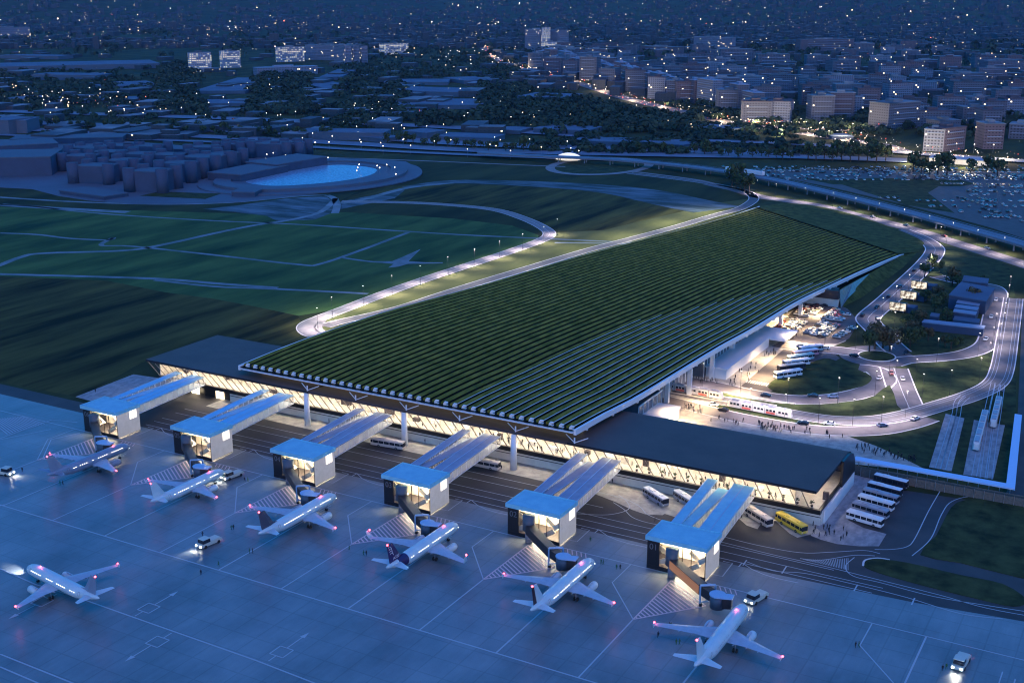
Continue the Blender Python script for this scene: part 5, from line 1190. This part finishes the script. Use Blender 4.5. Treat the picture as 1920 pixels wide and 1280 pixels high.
pm = MAT['poster']; _b = pm.node_tree.nodes['Principled BSDF']; _r = [n for n in pm.node_tree.nodes if n.type=='VALTORGB'][0]; pm.node_tree.links.new(_r.outputs[0], _b.inputs['Emission Color']); _b.inputs['Emission Strength'].default_value = .3
for i,(x,y) in enumerate(((1682,586),(1702,564),(1722,545))):
    c = P(x,y); t = thing('billboard','backlit cream billboard beside the curving road, %s from the front'%ORD[i],'billboard',(c.x,c.y,0),radians(-5),'backlit billboards')
    q = MB(); q.box(-4.2,0,1.2,4.2,.25,5.2); q.build('poster_panel',[MAT['poster']],t)
    q = MB(); q.box(-4.5,.26,1.0,4.5,1.6,5.5); q.build('frame',[MAT['black']],t)
    for s in (-3,3): q = MB(); q.box(s-.15,.3,0,s+.15,.6,1.0); q.build('post',[MAT['steel']],t)
    q = MB(); q.box(-2,2,0.1,8,9,3.2); q.build('kiosk_body',[MAT['far_wall']],t)
# ================================================================ cars
mat('paint_white',(.62,.62,.62),.3); mat('paint_black',(.02,.02,.025),.25); mat('paint_silver',(.32,.34,.36),.3,metal=.4); mat('paint_red',(.28,.05,.04),.3); mat('paint_blue',(.06,.09,.18),.3); mat('paint_beige',(.42,.35,.25),.35)
CAR = {}
def car_mesh():
    q = MB(); w = .9
    q.loft([[(-w,y,.35),(w,y,.35),(w,y,zm),(w*.93,y,zt),(-w*.93,y,zt),(-w,y,zm)] for y,zm,zt in ((-2.2,.7,.85),(-2.0,.8,1.0),(-.9,.82,1.02),(.9,.82,1.0),(2.0,.72,.85),(2.2,.6,.68))],0); return q
def car_cab():
    q = MB(); q.loft([[(-wb,y,.98),(wb,y,.98),(wt,y,zt),(-wt,y,zt)] for y,wb,wt,zt in ((-1.8,.78,.74,1.0),(-1.25,.82,.66,1.42),(.2,.82,.66,1.46),(1.05,.8,.74,1.0))],0); return q
def car(lab, p, rz, paint, grp, small=False, lights=False):
    key = (paint,small,lights)
    if key not in CAR:
        t = thing('car', lab, 'car', p, rz, grp); CAR[key] = t
        car_mesh().build('body',[MAT['paint_'+paint]],t); c = car_cab().build('cabin_glass',[MAT['car_glass']],t)
        q = MB(); q.box(-.62,-1.15,1.44,.62,.15,1.50); q.build('car_roof',[MAT['paint_'+paint]],c)
        if not small:
            for x in (-.8,.8):
                for y in (-1.35,1.35): q = MB(); q.tube([(x-.12,y,.33),(x+.12,y,.33)],[.33,.33],10); q.build('wheel',[MAT['tyre']],t)
                q = MB(); q.box(x*.8-.18,2.18,.55,x*.8+.18,2.25,.72); q.build('headlight',[MAT['headlamp' if lights else 'headlamp_off']],t)
                q = MB(); q.box(x*.8-.15,-2.25,.6,x*.8+.15,-2.18,.78); q.build('tail_light',[MAT['taillamp' if lights else 'taillamp_off']],t)
        freeze(t); return t
    return dup(CAR[key],p,rz,lab,grp)
moving = [(1436,744,1500,750,'black'),(1524,744.5,1440,736,'black'),(1561,746,1500,745,'blue'),(1337,761,1400,774,'white'),(1356,771,1300,760,'black'),(1506,796,1440,786,'black'),(1555,797,1480,790,'white'),(1654,800,1700,792,'blue'),(1716,787,1760,770,'white'),
 (1649,711,1660,700,'white'),(1671,702,1680,730,'red'),(1692,712,1680,680,'white'),(1601,669,1560,660,'black'),(1547,655,1480,648,'white'),(1502,651,1560,656,'white'),(1617,593,1640,575,'black'),(1644,578,1618,595,'black'),(1646,601,1665,620,'black'),(1680,631,1665,615,'white'),(1698,664,1670,690,'black'),
 (1739,490,1715,510,'white'),(1714,509,1740,490,'black'),(1687,540,1665,560,'black'),(1666,558,1690,537,'black'),(1867,564,1860,600,'white'),(1858,596,1850,640,'white'),(1848,638,1830,658,'white'),(1575,392,1640,408,'white'),(1636,408,1575,393,'silver'),(1699,424,1640,409,'silver'),(1770,444,1700,425,'red'),(1851,467,1920,490,'silver')]
moving.sort()
for i,(x,y,tx,ty,c) in enumerate(moving):
    p = P(x,y); q_ = P(tx,ty); d = q_-p
    car('%s car driving on the landside roads, %s from the left'%({'black':'dark','blue':'dark blue','white':'white','red':'dark red','silver':'silver'}[c],ordn(i)),(p.x,p.y,.2),math.atan2(-d.x,d.y),c,'cars driving on the landside roads')
cols = [((1514,626),(1545,606)),((1527,629),(1553,612)),((1540,632),(1568,611)),((1546,599),(1568,582)),((1558,601),(1580,585)),((1571,603),(1587,592)),((1460,616),(1478,600)),((1472,619),(1492,601)),((1486,622),(1506,605)),((1496,591),(1513,571)),((1509,594),(1530,574)),((1522,590),(1544,575)),((1568,634),(1598,617))]
k = 0
for ci,(a,b) in enumerate(cols):
    pa, pb = P(*a),P(*b); n = max(3,int((pb-pa).length/3.0))
    for i in range(n):
        p = pa.lerp(pb,i/(n-1)); c = random.choice(['white','white','silver','black','beige','white','black','red']) if ci < 12 else random.choice(['black','white','silver'])
        if random.random() < .05: continue
        car('%s car, %s from the front in parking column %s from the left'%(c,ordn(i),ordn(ci)),(p.x,p.y,.2),pi/2+random.choice((0,pi))+random.uniform(-.04,.04),c,'cars in the covered car park',True); k += 1
# the car parks beyond the viaduct
area('car_park',[(1400,345-28),(1480,318),(1660,320),(1930,322),(1990,330),(1990,470),(1850,425),(1700,385),(1560,352),(1440,328)],0.12,'tarmac')
area('lawn',[(1560,340),(1700,345),(1760,350),(1740,362),(1790,400),(1700,385),(1620,360)],0.16,'lawn')
area('lawn',[(1500,334),(1560,338),(1640,334),(1800,338),(1830,345),(1800,350),(1640,348),(1560,346)],0.2,'lawn')
rowsF = [((1420,322),(1500,322),20),((1500,318),(1680,322),34),((1560,325),(1690,327),24),((1700,331),(1900,334),34),((1760,345),(1915,349),24),((1820,358),(1912,362),15),((1796,372),(1850,386),10),((1822,368),(1880,384),10),((1840,392),(1915,410),12),((1860,402),(1915,416),8),((1640,372),(1700,372),8)]
kk = 0
for ri,(a,b,n) in enumerate(rowsF):
    for i in range(n):
        if RND.random() < .2 or kk > 150: continue
        t_ = i/(n-1); p = P(a[0]+(b[0]-a[0])*t_, a[1]+(b[1]-a[1])*t_)
        car('parked car in row %s of the open car parks beyond the viaduct'%ordn(ri),(p.x+RND.uniform(-1,1),p.y+RND.uniform(-1,1),.2),RND.choice((.4,.45,.5))+RND.uniform(-.1,.1),RND.choice(('white','silver','black','beige')),'parked cars in row %s beyond the viaduct'%ordn(ri),True); kk += 1
mc = MB(); cm = car_mesh(); cc = car_cab()
for _ in range(900):
    x = RND.uniform(1340,1960); y = RND.choice((314,317,319.5,324,329,331,335,338,352,360,366,378,388,398,408))+RND.uniform(-.6,.6)
    if y > 330+(x-1430)*.19 or y > 420: continue
    if 340 < y < 372 and 1560 < x < 1790: continue
    p = P(x,y); M_ = Matrix.Translation((p.x,p.y,.2)) @ Matrix.Rotation(.45+RND.uniform(-.05,.05),4,'Z'); n0 = len(mc.m); mc.grow(cm,M_); c_ = RND.choice((0,0,1,2)); mc.m[n0:] = [c_]*(len(mc.m)-n0); n0 = len(mc.m); mc.grow(cc,M_); mc.m[n0:] = [3]*(len(mc.m)-n0)
mc.build('parked_cars',[MAT['paint_white'],MAT['paint_silver'],MAT['paint_black'],MAT['car_glass']],kind='stuff',label='hundreds of further parked cars beyond the viaduct',cat='parked cars')
# ================================================================ people
mat('cloth_dark',(.02,.02,.028),.8); mat('cloth_green',(.03,.12,.04),.8); mat('cloth_light',(.35,.33,.3),.8); mat('skin',(.35,.22,.16),.6); mat('hair',(.03,.02,.015),.8)
def person_mesh(v):
    q = MB(); st = (.0,.22,.32)[v%3]; sw = (.05,.25,-.2)[v%3]
    for s in (-1,1):
        q.tube([(s*.1,s*st,.02),(s*.1,s*st*.9,.1),(s*.1,s*st*.45,.48),(s*.09,0,.88),(s*.07,0,1.0)],[.05,.055,.07,.1,.1],7,0)
        q.tube([(s*.17,0,1.42),(s*.25,-s*sw*.4,1.18),(s*.24,-s*sw,.92),(s*.23,-s*sw*1.15,.82)],[.07,.055,.045,.03],6,0)
    q.tube([(0,0,.84),(0,0,1.0),(0,0,1.2),(0,0,1.38),(0,0,1.48),(0,0,1.56)],[(.15,.1),(.16,.11),(.17,.12),(.2,.12),(.13,.09),(.055,.055)],10,0)
    q.tube([(0,0,1.52),(0,.01,1.6),(0,.015,1.68),(0,.005,1.76),(0,0,1.79)],[(.05,.05),(.075,.09),(.085,.1),(.07,.08),(.02,.02)],9,1)
    return q
PERS = {}
def person(lab, p, rz, cloth, grp, v):
    key = (cloth,v%3)
    if key not in PERS:
        t = thing('person', lab, 'person', p, rz, grp); PERS[key] = t
        person_mesh(v).build('person_body',[MAT[cloth],MAT['skin']],t,True)
        q = MB(); q.tube([(0,-.02,1.66),(0,-.01,1.74),(0,-.01,1.81)],[.095,.092,.04],9,0); q.build('hair',[MAT['hair']],t,True); freeze(t); return t
    return dup(PERS[key],p,rz,lab,grp)
def crowd(pts, lab, grp, cloths=('cloth_dark',), z=.14):
    pts = sorted(pts)
    for i,(x,y) in enumerate(pts):
        p = P(x,y,z); person(lab%ordn(i),(p.x,p.y,z),RND.uniform(0,6),RND.choice(cloths),grp,RND.randrange(3))
bx = lambda n,x0,y0,x1,y1,sl=0: [(x:=RND.uniform(x0,x1), RND.uniform(y0,y1)+sl*(x-x0)) for _ in range(n)]
crowd(bx(24,1276,758,1322,772,.1),'dark-clothed person at the forecourt kiosk by the terminal corner, %s from the left','people by the forecourt kiosk',('cloth_dark','cloth_dark','cloth_light'))
crowd(bx(30,1330,780,1590,792,.14)+bx(30,1420,792,1520,806,.13),'dark-clothed person walking behind the gates building, %s from the left','people walking behind the gates building')
crowd(bx(42,1604,832,1720,846,.22),'dark-clothed person on the triangular plaza by the blue walkway, %s from the left','people on the triangular plaza')
crowd(bx(14,1432,658,1458,668),'person waiting at the far end of the bus station pavement, %s from the left','people at the far end of the bus station')
crowd(bx(14,1366,682,1428,716)+bx(8,1368,708,1380,724),'person on the pavement along the white low block, %s from the left','people along the white low block')
crowd(bx(14,1300,708,1345,718,.1),'person waiting on the tram platform under the roof, %s from the left','people on the tram platform')
crowd(bx(10,1455,624,1502,632,.1),'person walking beside the covered car park, %s from the left','people beside the covered car park')
crowd(bx(16,1522,985,1600,1010,.1),'person on the paving near the parked coaches, %s from the left','people near the parked coaches')
crowd([(600,787),(617,792),(728,808),(797,830),(825,838),(905,862),(930,868),(934,880),(940,880),(1228,978),(1268,975),(1390,972),(1148,905),(179,735),(1163,900)],'person on the pavement before the gates building, %s from the left','people in front of the gates building')
crowd([(42,884),(113,909),(118,909),(459,902),(465,903),(410,1061),(377,1077),(380,1005),(434,993),(438,992),(468,1037),(474,1037),(655,1031),(682,1041),(687,1041),(1107,1015),(1127,1057),(1131,1058),(1156,1067),(1163,1067),(1234,1194),(1255,1177),(1258,1177),(1268,1208),(1274,1208),(1604,1213),(1610,1213),(1767,1257),(1774,1254)],'ground crew member in dark green on the apron, %s from the left','ground crew on the apron',('cloth_green','cloth_dark'),.13)
# people inside the gates hall, seen through the glass
hl = sorted([RND.uniform(-225,-172) for _ in range(46)]+[RND.uniform(-155,-100) for _ in range(30)]+[RND.uniform(-330,-230) for _ in range(8)])
for i,x in enumerate(hl): person('passenger standing inside the lit gates hall, %s from the left'%ordn(i),(x,RND.uniform(350.6,355),5.52),RND.uniform(0,6),RND.choice(('cloth_dark','cloth_dark','cloth_light')),'passengers inside the gates hall',RND.randrange(3))
# potted plants in the hall
for i in range(14):
    x = -150+i*4.6; t = thing('potted_plant','potted plant behind the slanted hall glass, %s from the left'%ORD[i],'plant',(x,350.9,5.52),0,'potted plants in the hall')
    q = MB(); q.cyl(0,0,0,.6,.35,.45,10); q.build('pot',[MAT['dark_wall']],t); crown_mesh(i,60,.7,1.5,.28).build('foliage',[MAT['leaves']],t)
# ================================================================ street lamps that light the roads
SL = {}
def street_lamp(lab, p, grp, power=9000, col=(1,.80,.76), spot=105, h=11):
    if not SL:
        t = thing('street_lamp', lab, 'street lamp', p, 0, grp); SL['a'] = t
        q = MB(); q.cyl(0,0,0,h,.08,.04,8); q.build('pole',[MAT['black']],t)
        q = MB(); q.box(-.28,-.1,h,.28,.1,h+.1); q.build('lamp_head',[MAT['bulb_white']],t); freeze(t)
    else: dup(SL['a'],p,0,lab,grp)
    light('SPOT','lamp_light',(p[0],p[1],h-.3),power,col,size=.3,spot=spot,blend=.9)
def along(pts, n, off, a=0.0, b=1.0):
    d = [0]
    for u,v in zip(pts,pts[1:]): d.append(d[-1]+(v-u).length)
    for i in range(n):
        s = d[-1]*(a+(b-a)*(i+.5)/n)
        for k in range(len(d)-1):
            if d[k+1] >= s:
                p = pts[k].lerp(pts[k+1],(s-d[k])/(d[k+1]-d[k]+1e-6)); t_ = (pts[k+1]-pts[k]).normalized(); yield Vector((p.x-t_.y*off,p.y+t_.x*off,.1)); break
for nm,pts,n,off,a,b,pw in (('the straight lit road behind the terminal',R1,13,6.5,.05,.93,2.2),('the curving road beside the billboards',R2,9,6.5,.1,.95,1.0),('the depot loop road',R3,8,-5.5,.05,.8,.8),('the short link road',R4,2,6.5,.2,.9,.7),('the bus station loop',R5,7,6,.0,.9,1.5),
    ('the forecourt drop-off road',R7,6,5.5,.3,1,1.6),('the car park entry road',R6,3,6,.1,.9,1.0),('the field perimeter road',PERI,11,5.5,.42,.99,1.9),('the tram curve',TRAM,5,6,.4,.8,.6)):
    for i,p in enumerate(along(pts,n,off,a,b)): street_lamp('street lamp along %s, %s in line'%(nm,ORD[i]),p,'street lamps along '+nm,2500*pw,spot=130)
# light spilling on the lawn west of the roof
for x,y,pw in ((690,590,1),(790,560,1),(890,528,1),(990,497,1),(1080,468,1.2),(1180,445,1.5),(1260,420,1.8),(1330,400,1.8),(620,600,.8)):
    p = P(x,y); light('SPOT','field_light',(p.x,p.y,26),9000*pw,(1,.90,.66),size=3,spot=160,blend=.9)
# ================================================================ evening haze
hz_ = MB(); hz_.box(-21000,-900,-60,21000,29500,1600)
hm = bpy.data.materials.new('haze_air'); hm.use_nodes = True; hn = hm.node_tree; hn.nodes.clear()
ho = hn.nodes.new('ShaderNodeOutputMaterial'); hv = hn.nodes.new('ShaderNodeVolumePrincipled'); hv.inputs['Density'].default_value = 1.8e-5; hv.inputs['Color'].default_value = (.25,.6,1,1); hv.inputs['Anisotropy'].default_value = 0
hn.links.new(hv.outputs[0], ho.inputs['Volume'])
hz_.build('haze',[hm],kind='stuff',label='thin blue evening haze over the plain',cat='haze')
SC.cycles.volume_bounces = 0
